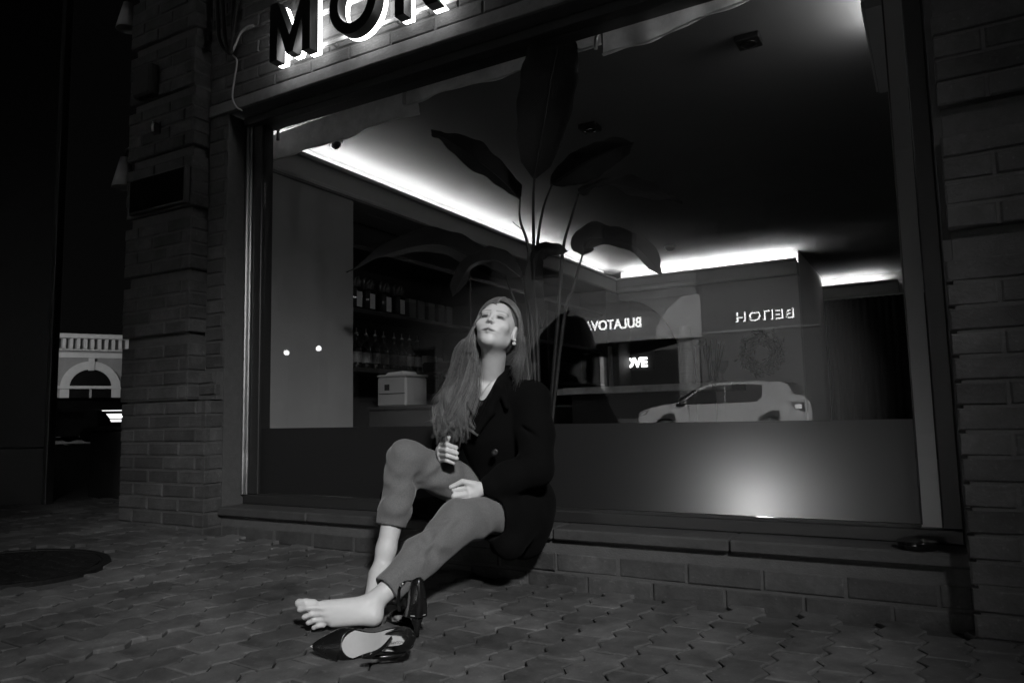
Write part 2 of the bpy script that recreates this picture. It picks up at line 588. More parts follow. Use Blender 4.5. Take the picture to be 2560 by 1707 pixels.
# ------------------------------------------------------------------ shop window
win = part('window_frame', MB().box(-3.188, .05, 2.69, 2.78, .2155, .262, .004).box(-3.188, .05, 2.66, 2.80, 2.255, 2.299, .003)
           .box(-3.165, -3.085, 2.70, 2.78, .263, 2.254, .004).box(-.006, .050, 2.69, 2.79, .263, 2.254, .004), BLACK_METAL)
part('chrome_trim', MB().box(-3.186, -3.167, 2.672, 2.70, .263, 2.254, .004), STEEL, win)
part('chrome_trim', MB().box(-3.1655, -3.152, 2.686, 2.699, .263, 2.254, .003), STEEL, win)
part('frosted_strip', MB().add([(-.064, 2.7265, .263), (-.008, 2.7265, .263), (-.008, 2.7265, 2.254), (-.064, 2.7265, 2.254)], [(0, 1, 2, 3)]), frosted('frosted_strip', .75, .2), win)
part('glazing_bead', MB().box(-3.084, -.066, 2.70, 2.712, .2625, .272).box(-.0655, -.060, 2.70, 2.712, .273, 2.25), BLACK_METAL, win)
pane = part('window_pane', MB().box(-3.084, -.008, 2.716, 2.724, .2625, 2.2545), GLASS)
film = part('frosted_film', MB().add([(-3.082, 2.7145, .2730), (-.067, 2.7145, .2730), (-.067, 2.7145, .605), (-3.082, 2.7145, .605)], [(0, 1, 2, 3)]), FROST, pane)
win.location = pane.location
for o in list(win.children) + list(pane.children):
    o.location = (0, 0, 0)

# ------------------------------------------------------------------ backlit sign letters: black faces over a glowing acrylic back
SIGN_GLOW = emit('sign_acrylic_glow', 10.0)
LETTER = M('letter_black', .010, .35, spec=.4)
def sign_letter(ch, polys, label):
    """polys: list of convex-ish outlines in (x,z)"""
    e = empty('sign_letter', (polys[0][0][0], 2.55, 2.40))
    off = Vector((-polys[0][0][0], -2.55, -2.40))
    me_f, me_b = MB(), MB()
    for pl in polys:
        me_f.prism(pl, lambda u, v, d: (u, d, v), 2.430, 2.484)
        cxm = sum(p[0] for p in pl) / len(pl); czm = sum(p[1] for p in pl) / len(pl)
        me_b.prism([(cxm + (u - cxm) * .985, czm + (w - czm) * .99) for u, w in pl], lambda u, v, d: (u, d, v), 2.4845, 2.512)
    o = me_f.build('letter_face', LETTER, e); o.location = off
    o = me_b.build('glow_back', SIGN_GLOW, e); o.location = off
    return tag(e, label, 'sign letter', 'letters of the backlit sign over the window')
Z0, Z1, ST = 2.402, 2.70, .052
m0, m1 = -2.735, -2.462
mc = (m0 + m1) / 2
# M: left stem, right stem and the V between them as one outline
M_poly = [(m0, Z0), (m0 + ST, Z0), (m0 + ST, Z1 - .11), (mc - .022, Z0 + .015), (mc + .022, Z0 + .015), (m1 - ST, Z1 - .11), (m1 - ST, Z0), (m1, Z0),
          (m1, Z1), (m1 - .052, Z1), (mc, Z0 + .105), (m0 + .052, Z1), (m0, Z1)]
def ring(cx, cz, ro, ri, rx, n=40):
    """an O cut in two halves so that each outline stays simple"""
    res = []
    for h in (0, 1):
        a0 = math.pi / 2 + h * math.pi
        o_ = [(cx + rx * ro * math.cos(a0 + math.pi * i / n), cz + ro * math.sin(a0 + math.pi * i / n)) for i in range(n + 1)]
        i_ = [(cx + (rx * ro - (ro - ri)) * math.cos(a0 + math.pi * i / n), cz + ri * math.sin(a0 + math.pi * i / n)) for i in range(n, -1, -1)]
        res.append(o_ + i_)
    return res
sign_letter('M', [M_poly], 'black letter M with white glowing edge, leftmost on the sign band')
sign_letter('O', ring(-2.195, 2.555, .156, .104, .92), 'black round letter O glowing behind, second on the sign band')
r0 = -1.950
R_polys = [[(r0, Z0), (r0 + ST, Z0), (r0 + ST, Z1), (r0, Z1)],
           [(r0 + .17, Z0), (r0 + .235, Z0), (r0 + .13, Z0 + .15), (r0 + .075, Z0 + .15)],
           [(r0 + ST + .001, Z1), (r0 + ST + .001, Z1 - .05), (r0 + .14, Z1 - .05), (r0 + .165, Z1 - .075), (r0 + .14, Z0 + .155), (r0 + ST + .001, Z0 + .155), (r0 + ST + .001, Z0 + .152), (r0 + .17, Z0 + .152), (r0 + .215, Z1 - .09), (r0 + .19, Z1 - .02), (r0 + .15, Z1)]]
sign_letter('R', R_polys[:2] + [R_polys[2]], 'black letter R with white glowing edge, cut by the top of the picture')
rails = empty('sign_rails', (-2.3, 2.55, 2.45))
for z in (2.452, 2.62):
    o = MB().box(-2.72, -1.6, 2.514, 2.528, z - .009, z + .009).build('rail', M('rail_white', .6, .4), rails)
    o.location = (2.3, -2.55, -2.45)
for x in (-2.62, -2.41, -2.2, -2.02, -1.85):
    for z in (2.452, 2.62):
        o = MB().box(x - .006, x + .006, 2.5285, 2.5615, z - .006, z + .006).build('standoff', STEEL, rails)
        o.location = (2.3, -2.55, -2.45)
tag(rails, 'pair of pale mounting rails behind the glowing sign letters', 'sign rail')

# ------------------------------------------------------------------ cloth valance hung inside the window head
val = empty('cloth_valance', (-1.8, 2.86, 2.3))
VO = Vector((1.8, -2.86, -2.3))
def valance_panel(x0, x1, zt0, zt1, zb0, zb1, y, seed):
    q = random.Random(seed)
    nx, nz = 60, 10
    ph = [q.uniform(0, 6.28) for _ in range(5)]
    v, f = [], []
    for j in range(nz + 1):
        for i in range(nx + 1):
            t = i / nx; w = j / nz
            x = x0 + (x1 - x0) * t
            zt = zt0 + (zt1 - zt0) * t; zb = zb0 + (zb1 - zb0) * t + .006 * math.sin(9 * t + ph[0]) * (1 if w > 0 else 0)
            yy = y + w * (.010 * math.sin(14 * t + ph[1] + w) + .006 * math.sin(31 * t + ph[2] - 2 * w)) + .012 * w
            yy += .0035 * math.exp(-((w - .15) / .03) ** 2) - .004 * math.exp(-((w - .9) / .025) ** 2)
            v.append((x + .004 * w * math.sin(20 * t), yy, zt + (zb - zt) * w))
    for j in range(nz):
        for i in range(nx):
            a = j * (nx + 1) + i
            f.append((a, a + nx + 1, a + nx + 2, a + 1))
    o = put('cloth_panel', fix(mesh(v, f, True)), FABRIC, val); o.location = VO
    # stitched hem
    hem = MB().tube([(x0 + (x1 - x0) * t, y + .004 + .010 * math.sin(14 * t + ph[1] + 1), zb0 + (zb1 - zb0) * t + .006 * math.sin(9 * t + ph[0]) + .004) for t in np.linspace(0, 1, 40)], .0045, 6)
    h = hem.build('hem', FABRIC, o, True)
    return o
valance_panel(-3.225, -2.17, 2.275, 2.325, 2.125, 2.175, 2.875, 1)
valance_panel(-2.235, -1.155, 2.350, 2.362, 2.214, 2.236, 2.842, 2)
valance_panel(-1.140, -.30, 2.360, 2.372, 2.170, 2.262, 2.836, 3)
o = MB().tube([(-3.12, 2.868, 2.345), (-.3, 2.868, 2.372)], .011, 10).build('roller_tube', STEEL, val, True); o.location = VO
for x in (-3.1, -2.2, -1.15):
    o = MB().box(x - .02, x + .02, 2.852, 2.888, 2.32, 2.379, .004).tube([(x, 2.85, 2.33), (x - .02, 2.84, 2.27), (x - .025, 2.845, 2.22)], .009, 8).build('bracket', STEEL, val, True); o.location = VO
th = MB()
for x in (-2.16, -1.40, -1.08, -1.15):
    for k in range(7):
        a = rnd.uniform(0, 6.28)
        th.tube([(x, 2.83, 2.33), (x + .008 * math.cos(a), 2.825, 2.33 + .012 * math.sin(a)), (x + rnd.uniform(-.01, .01), 2.826, 2.31 - rnd.uniform(0, .03))], .0007, 4)
o = th.build('loose_threads', M('thread', .6, .8), val); o.location = VO
tag(val, 'pale cloth valance in three overlapping panels across the window head', 'valance')

# ------------------------------------------------------------------ small things on the facade
pl = empty('wall_plaque', (-3.585, 2.455, 1.9))
o = MB().box(-3.84, -3.352, 2.425, 2.4545, 1.80, 2.0, .004).build('frame', M('plaque_frame', .05, .5), pl); o.location = (3.585, -2.455, -1.9)
o = MB().box(-3.825, -3.365, 2.4215, 2.4247, 1.812, 1.988).build('panel', M('plaque_black', .004, .25), pl); o.location = (3.585, -2.455, -1.9)
tag(pl, 'blank black rectangular plaque on the left brick pillar', 'plaque')

def wall_lamp(x, z, s, label):
    e = empty('wall_lamp', (x, 2.50, z))
    LW = M('lamp_shade_white', .6, .5)
    MB().lathe([(.022 * s, .16 * s), (.024 * s, .162 * s), (.062 * s, 0), (.058 * s, 0), (.021 * s, .155 * s)], 24).build('shade', LW, e, True)
    MB().tube([(0, 0, .158 * s), (.01, 0, .20 * s), (.06, 0, .21 * s), (.095, 0, .205 * s)], .009 * s, 8).build('arm', BLACK_METAL, e, True)
    MB().box(.085, .108, -.03, .03, .205 * s - .04, .205 * s + .04, .004).build('wall_plate', BLACK_METAL, e)
    return tag(e, label, 'wall lamp', 'unlit cone lamps on the pillar side')
wall_lamp(-4.005, 2.01, 1.1, 'white cone wall lamp level with the black plaque')
wall_lamp(-4.03, 2.985, 1.0, 'white cone wall lamp at the top edge of the pillar')
hk = empty('wall_hook', (-3.64, 2.452, 2.27))
MB().box(-.03, .03, -.006, 0, -.035, .035, .002).build('back_plate', BLACK_METAL, hk)
MB().tube([(.012, -.005, .02), (.012, -.035, .02), (.012, -.04, -.005), (.012, -.035, -.03)], .006, 8).build('hook', STEEL, hk, True)
tag(hk, 'small dark metal hook above the plaque on the pillar', 'hook')
bx = empty('junction_box', (-3.72, 2.452, 2.55))
MB().box(-.08, .08, -.05, 0, -.09, .09, .008).build('case', M('box_dark', .03, .6), bx)
MB().box(-.07, .07, -.056, -.0505, -.08, .08, .004).build('lid', M('box_dark', .03, .6), bx)
tag(bx, 'dark square junction box high on the left pillar', 'junction box')
CABLE = M('cable_black', .015, .45)
for k, (dx, lab) in enumerate(((0, 'thick black cable looping down beside the sign, nearest the pillar'), (.045, 'second black cable looping beside the sign, nearer the letters'))):
    cb = MB().tube(spline([(-3.266 + dx, 2.53, 2.95), (-3.25 + dx, 2.53, 2.80), (-3.235 + dx, 2.525, 2.72), (-3.19 + dx * .6, 2.52, 2.64), (-3.135, 2.52, 2.60 + .01 * k), (-3.13, 2.525, 2.66 + .02 * k), (-3.135 + dx, 2.535, 2.95)], 40), .011, 8).build('hanging_cable', CABLE, None, True)
    tag(cb, lab, 'cable')
cb = MB().tube(spline([(-3.13, 2.53, 2.61), (-3.105, 2.53, 2.645), (-3.07, 2.53, 2.695), (-3.02, 2.53, 2.715), (-2.97, 2.53, 2.71)], 24), .006, 8).build('hanging_cable', M('cable_grey', .3, .5), None, True)
tag(cb, 'thin grey cable curving from the black loop towards the sign', 'cable')
cb = MB().tube(spline([(-3.135, 2.535, 2.595), (-3.10, 2.535, 2.55), (-3.118, 2.535, 2.45), (-3.13, 2.535, 2.36), (-3.10, 2.535, 2.30), (-3.06, 2.54, 2.27)], 30), .0045, 8).build('hanging_cable', M('cable_grey', .3, .5), None, True)
tag(cb, 'thin cable running down the wall to the window corner', 'cable')
pk = empty('ashtray', (-.075, 2.585, .2155))
MB().lathe([(.050, 0), (.054, .004), (.056, .020), (.052, .026), (.044, .026), (.040, .010), (0, .010)], 32).build('dish', M('glossy_black', .006, .15), pk, True)
MB().lathe([(.057, .020), (.0575, .023), (.056, .0255), (.053, .0262)], 32).build('rim', M('glossy_black', .006, .15), pk, True)
tag(pk, 'small round glossy black ashtray on the sill at the right', 'ashtray')

# ------------------------------------------------------------------ inside the shop (parts of the building)
LED = emit('led_strip_glow', 84.0)
CORN = M('cornice_paint', .30, .7, var=(6, .08))
ZL, ZC = 2.27, 2.385          # cove lip, ceiling
part('ceiling', MB().box(-3.64, 3.8, 2.83, 11.8, ZC, ZC + .06), CEIL)
part('interior_floor', MB().box(-3.64, 3.8, 2.83, 11.8, -.1, .0), M('interior_floor', .12, .5, var=(4, .2)))
# left wall: white panel by the window, dark shelf niche behind it
part('white_panel', MB().box(-3.64, -3.262, 2.85, 3.62, 0, 2.085), M('panel_paint', .33, .75, var=(2.2, .14), bump=(120, .1)))
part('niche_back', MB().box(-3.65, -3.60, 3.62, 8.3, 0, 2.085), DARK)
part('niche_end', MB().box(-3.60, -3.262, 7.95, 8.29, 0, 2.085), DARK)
# cove cornices: box, moulding and LED strip lying on top of each
def cornice(name, x0, x1, y0, y1, lipside, led, glow=None):
    p = part(name, MB().box(x0, x1, y0, y1, 2.088, ZL - .03).add([], []), CORN)
    a = MB()
    e = .022
    if lipside == '+x': a.box(x1 - .035, x1 + e, y0, y1, ZL - .029, ZL, .004).box(x1 + .0005, x1 + .012, y0, y1, 2.094, 2.12, .003)
    if lipside == '-x': a.box(x0 - e, x0 + .035, y0, y1, ZL - .029, ZL, .004).box(x0 - .012, x0 - .0005, y0, y1, 2.094, 2.12, .003)
    if lipside == '-y': a.box(x0, x1, y0 - e, y0 + .035, ZL - .029, ZL, .004).box(x0, x1, y0 - .012, y0 - .0005, 2.094, 2.12, .003)
    m_ = part('moulding', a, CORN, p); m_.location = (0, 0, 0)
    l = part('led_strip', MB().box(*led), glow or LED, p); l.location = (0, 0, 0)
    return p
cornice('cornice_left', -3.40, -3.25, 2.86, 8.25, '+x', (-3.345, -3.325, 2.95, 8.2, ZL - .016, ZL - .006))
part('cornice_wall', MB().box(-3.64, -3.402, 2.86, 8.25, 2.087, ZC - .002), CORN)
cornice('cornice_back', -3.25, -1.19, 8.26, 8.42, '-y', (-3.2, -1.21, 8.335, 8.355, ZL - .016, ZL - .006), emit('back_led_glow', 150.0))
cornice('cornice_far', -1.6, -.30, 10.40, 10.56, '-y', (-1.55, -.46, 10.475, 10.495, ZL - .016, ZL - .006))
cornice('cornice_right', -.125, .04, 2.86, 3.69, '-x', (-.075, -.055, 2.9, 3.60, ZL + .012, ZL + .022))
# back wall with a half-arched opening at its left end
arc = [(-2.456 - .74 + .74 * math.cos(a), .95 + 1.06 * math.sin(a)) for a in np.linspace(0, math.pi / 2, 18)]
poly = [(-1.19, 0), (-1.19, 2.087), (-3.25, 2.087), (-3.25, 2.02), arc[-1]] + arc[-2::-1] + [(-2.456, 0)]
part('back_wall', MB().prism(poly, lambda u, v, d: (u, d, v), 8.31, 8.45), M('back_wall_paint', .82, .8, var=(2, .04)))
part('back_wall_top', MB().box(-3.25, -1.19, 8.425, 8.45, 2.0875, ZC - .002), CORN)
part('wall_return', MB().box(-1.22, -1.191, 8.455, 10.4, 0, ZC - .002), WHITE)
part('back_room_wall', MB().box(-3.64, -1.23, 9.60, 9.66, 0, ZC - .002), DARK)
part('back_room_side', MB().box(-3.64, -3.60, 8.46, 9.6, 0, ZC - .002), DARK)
part('far_wall', MB().box(-1.6, 3.7, 10.57, 10.62, 0, ZC - .002), M('far_wall_paint', .3, .8))
part('right_inner_wall', MB().box(.0415, .075, 2.85, 3.69, 0, ZC - .002), M('grey_inner_wall', .25, .8))
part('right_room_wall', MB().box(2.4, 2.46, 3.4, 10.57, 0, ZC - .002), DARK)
# black curtain on the far wall: a folded sheet
cv, cf = [], []
N = 150
for j, z in enumerate((0.02, 2.06)):
    for i in range(N + 1):
        x = -1.17 + 2.3 * i / N
        cv.append((x, 10.36 + .022 * math.sin(i * 1.15) + .008 * math.sin(i * .37), z))
for i in range(N): cf.append((i, i + 1, N + 2 + i, N + 1 + i))
cur = empty('black_curtain', (-.1, 10.36, 0))
o = put('cloth', fix(mesh(cv, cf, True)), M('curtain_black', .008, .9), cur); o.location = (.1, -10.36, 0)
sm = o.modifiers.new('thickness', 'SOLIDIFY'); sm.thickness = .004
o = MB().tube([(-1.18, 10.36, 2.07), (1.14, 10.36, 2.07)], .012, 8).build('rail', STEEL, cur, True); o.location = (.1, -10.36, 0)
tag(cur, 'black curtain covering the far wall at the right of the room', 'curtain')

# wreath on the back wall
wr = empty('wreath', (-1.605, 8.302, 1.26))
tw = MB()
for k in range(1100):
    a = rnd.uniform(0, 2 * math.pi); rr = .17 + rnd.gauss(0, .030); dy = -.02 - abs(rnd.gauss(0, .022))
    p = Vector((rr * math.cos(a), dy, rr * math.sin(a)))
    t = Vector((-math.sin(a), rnd.uniform(-.5, .2), math.cos(a))) + Vector((rnd.gauss(0, .5), rnd.gauss(0, .3), rnd.gauss(0, .5)))
    t.normalize()
    tw.tube([p, p + t * .03, p + t * .06], [.004, .006, .001], 4)
tw.build('twigs', M('twig_grey', .03, .9, var=(40, .4)), wr)
MB().tube([(.17 * math.cos(a), -.018, .17 * math.sin(a)) for a in np.linspace(0, 2 * math.pi, 41)], .014, 6, False).build('core_ring', M('twig_dark', .02, .9), wr, True)
tag(wr, 'round twig wreath hanging on the white back wall', 'wreath')
nm = MATS['twig_grey']

# neon word in the back room
ne = empty('neon_sign', (-3.55, 9.55, 1.28))
me = text_mesh('LOVE', .17, .006, .008, 1.02)
TXT = Matrix(((1, 0, 0, 0), (0, 0, -1, 0), (0, 1, 0, 0), (0, 0, 0, 1)))
put('tubes', me, emit('neon_glow', 5.0), ne, mtx=Matrix.Translation((-.22, 0, .0)) @ TXT)
MB().box(-.26, .30, .012, .02, -.05, .2).build('backing', BLACK, ne)
tag(ne, 'glowing word sign in the dark doorway behind the counter', 'neon sign')

# pale post at the opening
po = empty('door_post', (-3.215, 7.9, 0))
MB().box(-.02, .02, -.02, .02, 0, 1.42, .004).build('post', M('post_pale', .6, .35), po)
MB().box(-.04, .04, -.04, .04, .0005, .02, .004).build('base', STEEL, po)
tag(po, 'slim pale door post standing at the arched opening', 'post')

# ------------------------------------------------------------------ shelves on the left with their goods
unit = empty('wall_shelf', (-3.45, 5.2, .4))
UO = Vector((3.45, -5.2, -.4))
SHELF = M('shelf_black', .02, .45)
for z in (.955, 1.35, 1.78):
    o = MB().box(-3.598, -3.29, 3.63, 7.9, z, z + .03, .003).build('board', SHELF, unit); o.location = UO
for y in (5.1, 6.5):
    o = MB().box(-3.598, -3.31, y, y + .025, .405, 1.779).build('upright', SHELF, unit); o.location = UO
o = MB().box(-3.598, -3.30, 3.63, 7.9, .02, .40).build('base_cabinet', SHELF, unit); o.location = UO
tag(unit, 'black wall shelf unit along the left side of the room', 'shelf unit')

JAR = M('jar_dark', .02, .2)
LABEL = M('label_paper', .55, .7, var=(60, .12))
ordw = ['nearest the white panel', 'second from the white panel', 'third from the white panel', 'fourth, beside the boxes']
for k, y in enumerate((3.809, 3.945, 4.123, 4.28)):
    j = empty('coffee_bag', (-3.42, y, 1.3805))
    bm = bmesh.new(); bmesh.ops.create_cube(bm, size=1)
    for p in bm.verts: p.co = (p.co.x * .09, p.co.y * .10 * (1 if p.co.z < 0 else .9), (p.co.z + .5) * .17)
    bmesh.ops.bevel(bm, geom=bm.edges[:], offset=.012, segments=2, affect='EDGES')
    MB().bm(bm).build('bag', JAR, j, True)
    cr_ = MB()
    for q in range(7):
        a = q * .9
        cr_.tube([(.01 * math.cos(a), .03 * math.sin(a), .168), (.03 * math.cos(a), .04 * math.sin(a), .20 + .012 * (q % 3)), (.036 * math.cos(a + .4), .03 * math.sin(a + .4), .235 + .014 * (q % 2))], [.018, .016, .006], 6)
    cr_.build('crumpled_top', M('foil_wrap', .12, .25), j, True)
    MB().box(.0455, .047, -.026, .026, .03, .135).build('label', LABEL, j)
    tag(j, 'dark coffee bag with white label on the upper shelf, ' + ordw[k], 'coffee bag', 'labelled bags on the upper shelf')
ordb = ['next to the coffee bags', 'second in its row', 'third in its row', 'fourth in its row', 'last of its row']
for k, y in enumerate((4.40, 4.51, 4.64, 4.775, 4.885)):
    j = empty('tea_box', (-3.42, y, 1.3805))
    MB().box(-.05, .05, -.042, .042, 0, .155, .004).build('box', M('tea_box', .07, .3, rand=.4), j)
    MB().box(-.05, .0505, -.043, .043, .125, .157, .004).build('lid', M('tea_lid', .16, .25, rand=.4), j)
    tag(j, 'dark glossy tin box on the upper shelf, ' + ordb[k], 'tin box', 'tin boxes on the upper shelf')
BOT = M('bottle_dark', .015, .08, spec=.8)
ords = ['first', 'second', 'third', 'fourth', 'fifth', 'sixth', 'seventh', 'eighth']
for k, y in enumerate((3.829, 3.928, 4.025, 4.117, 4.235, 4.325, 4.42, 4.515)):
    b = empty('syrup_bottle', (-3.42, y, .9855))
    MB().lathe([(.036, 0), (.038, .004), (.038, .125), (.034, .15), (.020, .18), (.013, .20), (.012, .225), (.014, .226), (.014, .238), (0, .238)], 18).build('bottle', BOT, b, True)
    MB().lathe([(.012, .239), (.013, .25), (.005, .256), (.004, .285), (0, .286)], 12).build('pump', STEEL, b, True)
    MB().lathe([(.0385, .045), (.0388, .046), (.0388, .118), (.0385, .119)], 18).build('label', M('syrup_label', .22, .6, rand=.35, var=(70, .3)), b, True)
    tag(b, '%s dark syrup bottle from the white panel on the lower shelf' % ords[k], 'bottle', 'syrup bottles on the lower shelf')
for k, (y, h) in enumerate(((4.60, .135), (4.672, .135), (4.752, .125))):
    b = empty('milk_carton', (-3.40, y, .9855))
    MB().box(-.03, .03, -.033, .033, 0, h, .003).build('carton', M('carton_white', .6, .5, var=(40, .1)), b)
    MB().box(-.0305, .0305, -.0335, .0335, h * .48, h * .52).build('band', M('carton_band', .2, .5), b)
    tag(b, ['white carton right beside the syrup bottles', 'white carton in the middle of three', 'white carton farthest from the bottles'][k], 'carton', 'white cartons at the end of the lower shelf')
# box on the work counter, and the dark machine beside it
ct = empty('back_counter', (-3.0, 4.3, 0))
MB().box(-.28, .26, -.5, 3.2, 0, .70).build('cabinet', M('cabinet_dark', .05, .6), ct)
MB().box(-.28, .28, -.52, 3.2, .7005, .722, .004).build('top', M('counter_top_dark', .04, .3), ct)
tag(ct, 'dark work counter in front of the shelf unit', 'counter')
pr = empty('receipt_printer', (-3.17, 4.02, .7225))
GREY = M('grey_plastic', .38, .5)
MB().box(-.13, .12, -.12, .12, 0, .20, .012).build('body', GREY, pr)
MB().box(-.13, .13, -.125, .125, .2005, .216, .006).build('lid', M('grey_plastic_light', .5, .5), pr)
MB().box(-.06, -.02, -.1245, -.1205, .11, .15).build('slot', BLACK, pr)
MB().box(-.11, .11, -.1235, -.1205, .085, .09).build('seam', BLACK, pr)
v = [(-.09, -.08, .217), (.07, -.09, .217), (.08, .06, .222), (-.07, .07, .217), (-.08, -.06, .235), (.05, -.07, .24), (.07, .05, .236), (-.06, .06, .23)]
put('paper', fix(mesh(v, [(0, 1, 2, 3), (4, 5, 6, 7), (0, 1, 5, 4), (1, 2, 6, 5), (2, 3, 7, 6), (3, 0, 4, 7)])), M('paper_white', .7, .7), pr)
tag(pr, 'pale grey boxy machine with paper on its lid on the work counter', 'machine')
cm = empty('coffee_machine', (-2.98, 4.35, .7225))
MB().box(-.16, .16, -.16, .22, 0, .09, .01).build('base', M('machine_black', .01, .3), cm)
MB().box(-.16, .16, .04, .22, .0905, .24, .008).build('back', M('machine_black', .01, .3), cm)
MB().box(-.16, .16, -.16, .22, .2405, .31, .014).build('head', M('machine_black', .01, .3), cm)
MB().lathe([(.03, .2), (.032, .21), (.032, .24), (0, .24)], 14, (0, -.08, 0)).build('group_head', STEEL, cm, True)
tag(cm, 'black coffee machine beside the pale grey box', 'coffee machine')

# ------------------------------------------------------------------ front counter with cups and straws
fc = empty('front_counter', (-1.75, 5.0, 0))
MARB = M('marble', .33, .35, var=(7, .45))
bm = bmesh.new(); bmesh.ops.create_cube(bm, size=1)
for p in bm.verts: p.co = (p.co.x * 1.25, p.co.y * .62, p.co.z * .045 + .8075)
ed = [e for e in bm.edges if abs(e.verts[0].co.z - e.verts[1].co.z) > .01]
bmesh.ops.bevel(bm, geom=ed, offset=.10, segments=6, affect='EDGES')
MB().bm(bm).build('top', MARB, fc)
MB().box(-.50, .40, -.22, .28, 0, .784).build('body', BLACK, fc)
tag(fc, 'marble topped counter with a black base', 'counter')
CUPM = M('paper_cup', .75, .7, rand=.04)
cup_me = fix(MB().lathe([(.0475, 0), (.0488, .003), (.0478, .006), (.0345, .102), (.0335, .105), (.031, .105), (.031, .100), (0, .100)], 22).me(True))
for k in range(23):
    c = put('paper_cup', cup_me, CUPM, None, loc=(-1.415 + rnd.uniform(-.0006, .0006), 4.80, .8305 + k * .0125))
    tag(c, 'white paper cup on top of the tall stack on the counter' if k == 22 else 'white paper cup at the very bottom of the tall stack' if k == 0 else 'white paper cup with only its rim showing in the tall stack',
        'cup', 'stack of paper cups')
sb = empty('straw_box', (-1.312, 4.83, .8305))
MB().box(-.04, .04, -.04, .04, 0, .005).box(-.04, -.036, -.04, .04, .005, .25).box(.036, .04, -.04, .04, .005, .25).box(-.036, .036, .036, .04, .005, .25).box(-.036, .036, -.04, -.036, .005, .25).build('box', M('smoked_plastic', .03, .15), sb)
s_ = MB()
for k in range(40):
    a, b = rnd.uniform(-.03, .03), rnd.uniform(-.03, .03)
    s_.tube([(a, b, .01), (a + rnd.uniform(-.004, .004), b, .262 + rnd.uniform(0, .022))], .003, 5)
s_.build('wrapped_straws', M('straw_wrap', .5, .6), sb)['kind'] = 'stuff'
tag(sb, 'dark box of wrapped straws beside the paper cups', 'straw box')
sj = empty('straw_jar', (-1.235, 4.78, .8305))
MB().lathe([(.028, 0), (.03, .004), (.034, .14), (.032, .14), (.028, .008), (0, .008)], 20).build('jar', THIN_GLASS, sj, True)
for k in range(9):
    a = k * 2.4; t = .02
    lean = .03 + .02 * (k % 3)
    MB().tube([(.014 * math.cos(a), .014 * math.sin(a), .012), ((.014 + lean) * math.cos(a), (.014 + lean * .5) * math.sin(a), .25 + .012 * (k % 4))], .0034, 6).build('straw', M('straw_black', .01, .4), sj)
tag(sj, 'glass jar of loose black straws on the counter', 'straw jar')
gl = empty('water_glass', (-1.165, 4.74, .8305))
MB().lathe([(.03, 0), (.031, .004), (.006, .012), (.005, .05), (.02, .07), (.037, .105), (.040, .135), (.038, .135), (.034, .105), (.017, .074), (0, .066)], 20).build('bowl', THIN_GLASS, gl, True)
tag(gl, 'small stemmed glass at the end of the counter', 'glass')

# ------------------------------------------------------------------ ceiling fittings
def downlight(x, y, label):
    e = empty('ceiling_downlight', (x, y, ZC - .0005))
    MB().box(-.055, .055, -.055, .055, -.03, 0, .004).build('housing', M('fitting_black', .006, .5), e)
    MB().lathe([(.038, -.0305), (.038, -.034), (.03, -.034), (.026, -.031), (0, -.031)], 18).build('lens', M('fitting_lens', .01, .2), e, True)
    tag(e, label, 'downlight', 'unlit square downlights')
downlight(-.644, 3.427, 'black square ceiling downlight near the right side of the window')
downlight(-1.70, 3.98, 'black square ceiling downlight next to the tall upright leaf')
def detector(x, y, r_, label, cat, dark):
    e = empty('smoke_detector' if cat == 'detector' else 'dome_camera', (x, y, ZC - .0005))
    MB().lathe([(r_, 0), (r_, -.012), (r_ * .9, -.02), (0, -.02)], 22).build('base', M('fitting_white', .5, .5), e, True)
    MB().lathe([(r_ * .8, -.0205), (r_ * .75, -.036), (r_ * .45, -.055), (0, -.06)], 22).build('dome', M('dome_dark', .03, .15) if dark else M('fitting_grey', .35, .4), e, True)
    tag(e, label, cat)
detector(-3.15, 3.33, .050, 'dome camera on the ceiling over the bright left cove', 'camera', True)
detector(-2.308, 7.432, .06, 'round smoke detector on the ceiling in front of the back cove', 'detector', False)

# lamp on the floor right behind the frosted strip
fl = empty('floor_lamp', (-.575, 2.868, 0))
MB().lathe([(.06, 0.0005), (.06, .02), (.015, .03), (.012, .20), (0, .20)], 18).build('stand', BLACK_METAL, fl, True)
bm = bmesh.new(); bmesh.ops.create_uvsphere(bm, u_segments=20, v_segments=12, radius=.03)
bmesh.ops.translate(bm, verts=bm.verts, vec=(0, 0, .30))
MB().bm(bm).build('globe', emit('globe_glow', 120.0), fl, True)
MB().lathe([(.02, .2005), (.03, .235), (.032, .255), (0, .255)], 14).build('socket', BLACK_METAL, fl, True)
tag(fl, 'glowing lamp shining through the frosted strip of the window', 'lamp')

# ------------------------------------------------------------------ tall potted plant with paddle leaves, just inside the glass
plant = empty('potted_plant', (-1.58, 3.06, 0.0))
PO = Vector((1.58, -3.06, 0.0))
def leaf_material():
    m = M('paddle_leaf', .036, .38, spec=.5, var=(5, .25))
    n = m.node_tree; b = n.nodes['Principled BSDF']
    at = n.nodes.new('ShaderNodeAttribute'); at.attribute_name = 'vein'
    w = n.nodes.new('ShaderNodeTexWave'); w.wave_type = 'BANDS'; w.bands_direction = 'X'
    w.inputs['Scale'].default_value = 16.0; w.inputs['Distortion'].default_value = .6
    n.links.new(at.outputs['Vector'], w.inputs['Vector'])
    bp = n.nodes.new('ShaderNodeBump'); bp.inputs['Strength'].default_value = .8; bp.inputs['Distance'].default_value = .006
    n.links.new(w.outputs['Fac'], bp.inputs['Height'])
    n.links.new(bp.outputs['Normal'], b.inputs['Normal'])
    return m
LEAF = leaf_material()
through(LEAF, .3)
STEM = M('plant_stem', .018, .5, var=(20, .3))
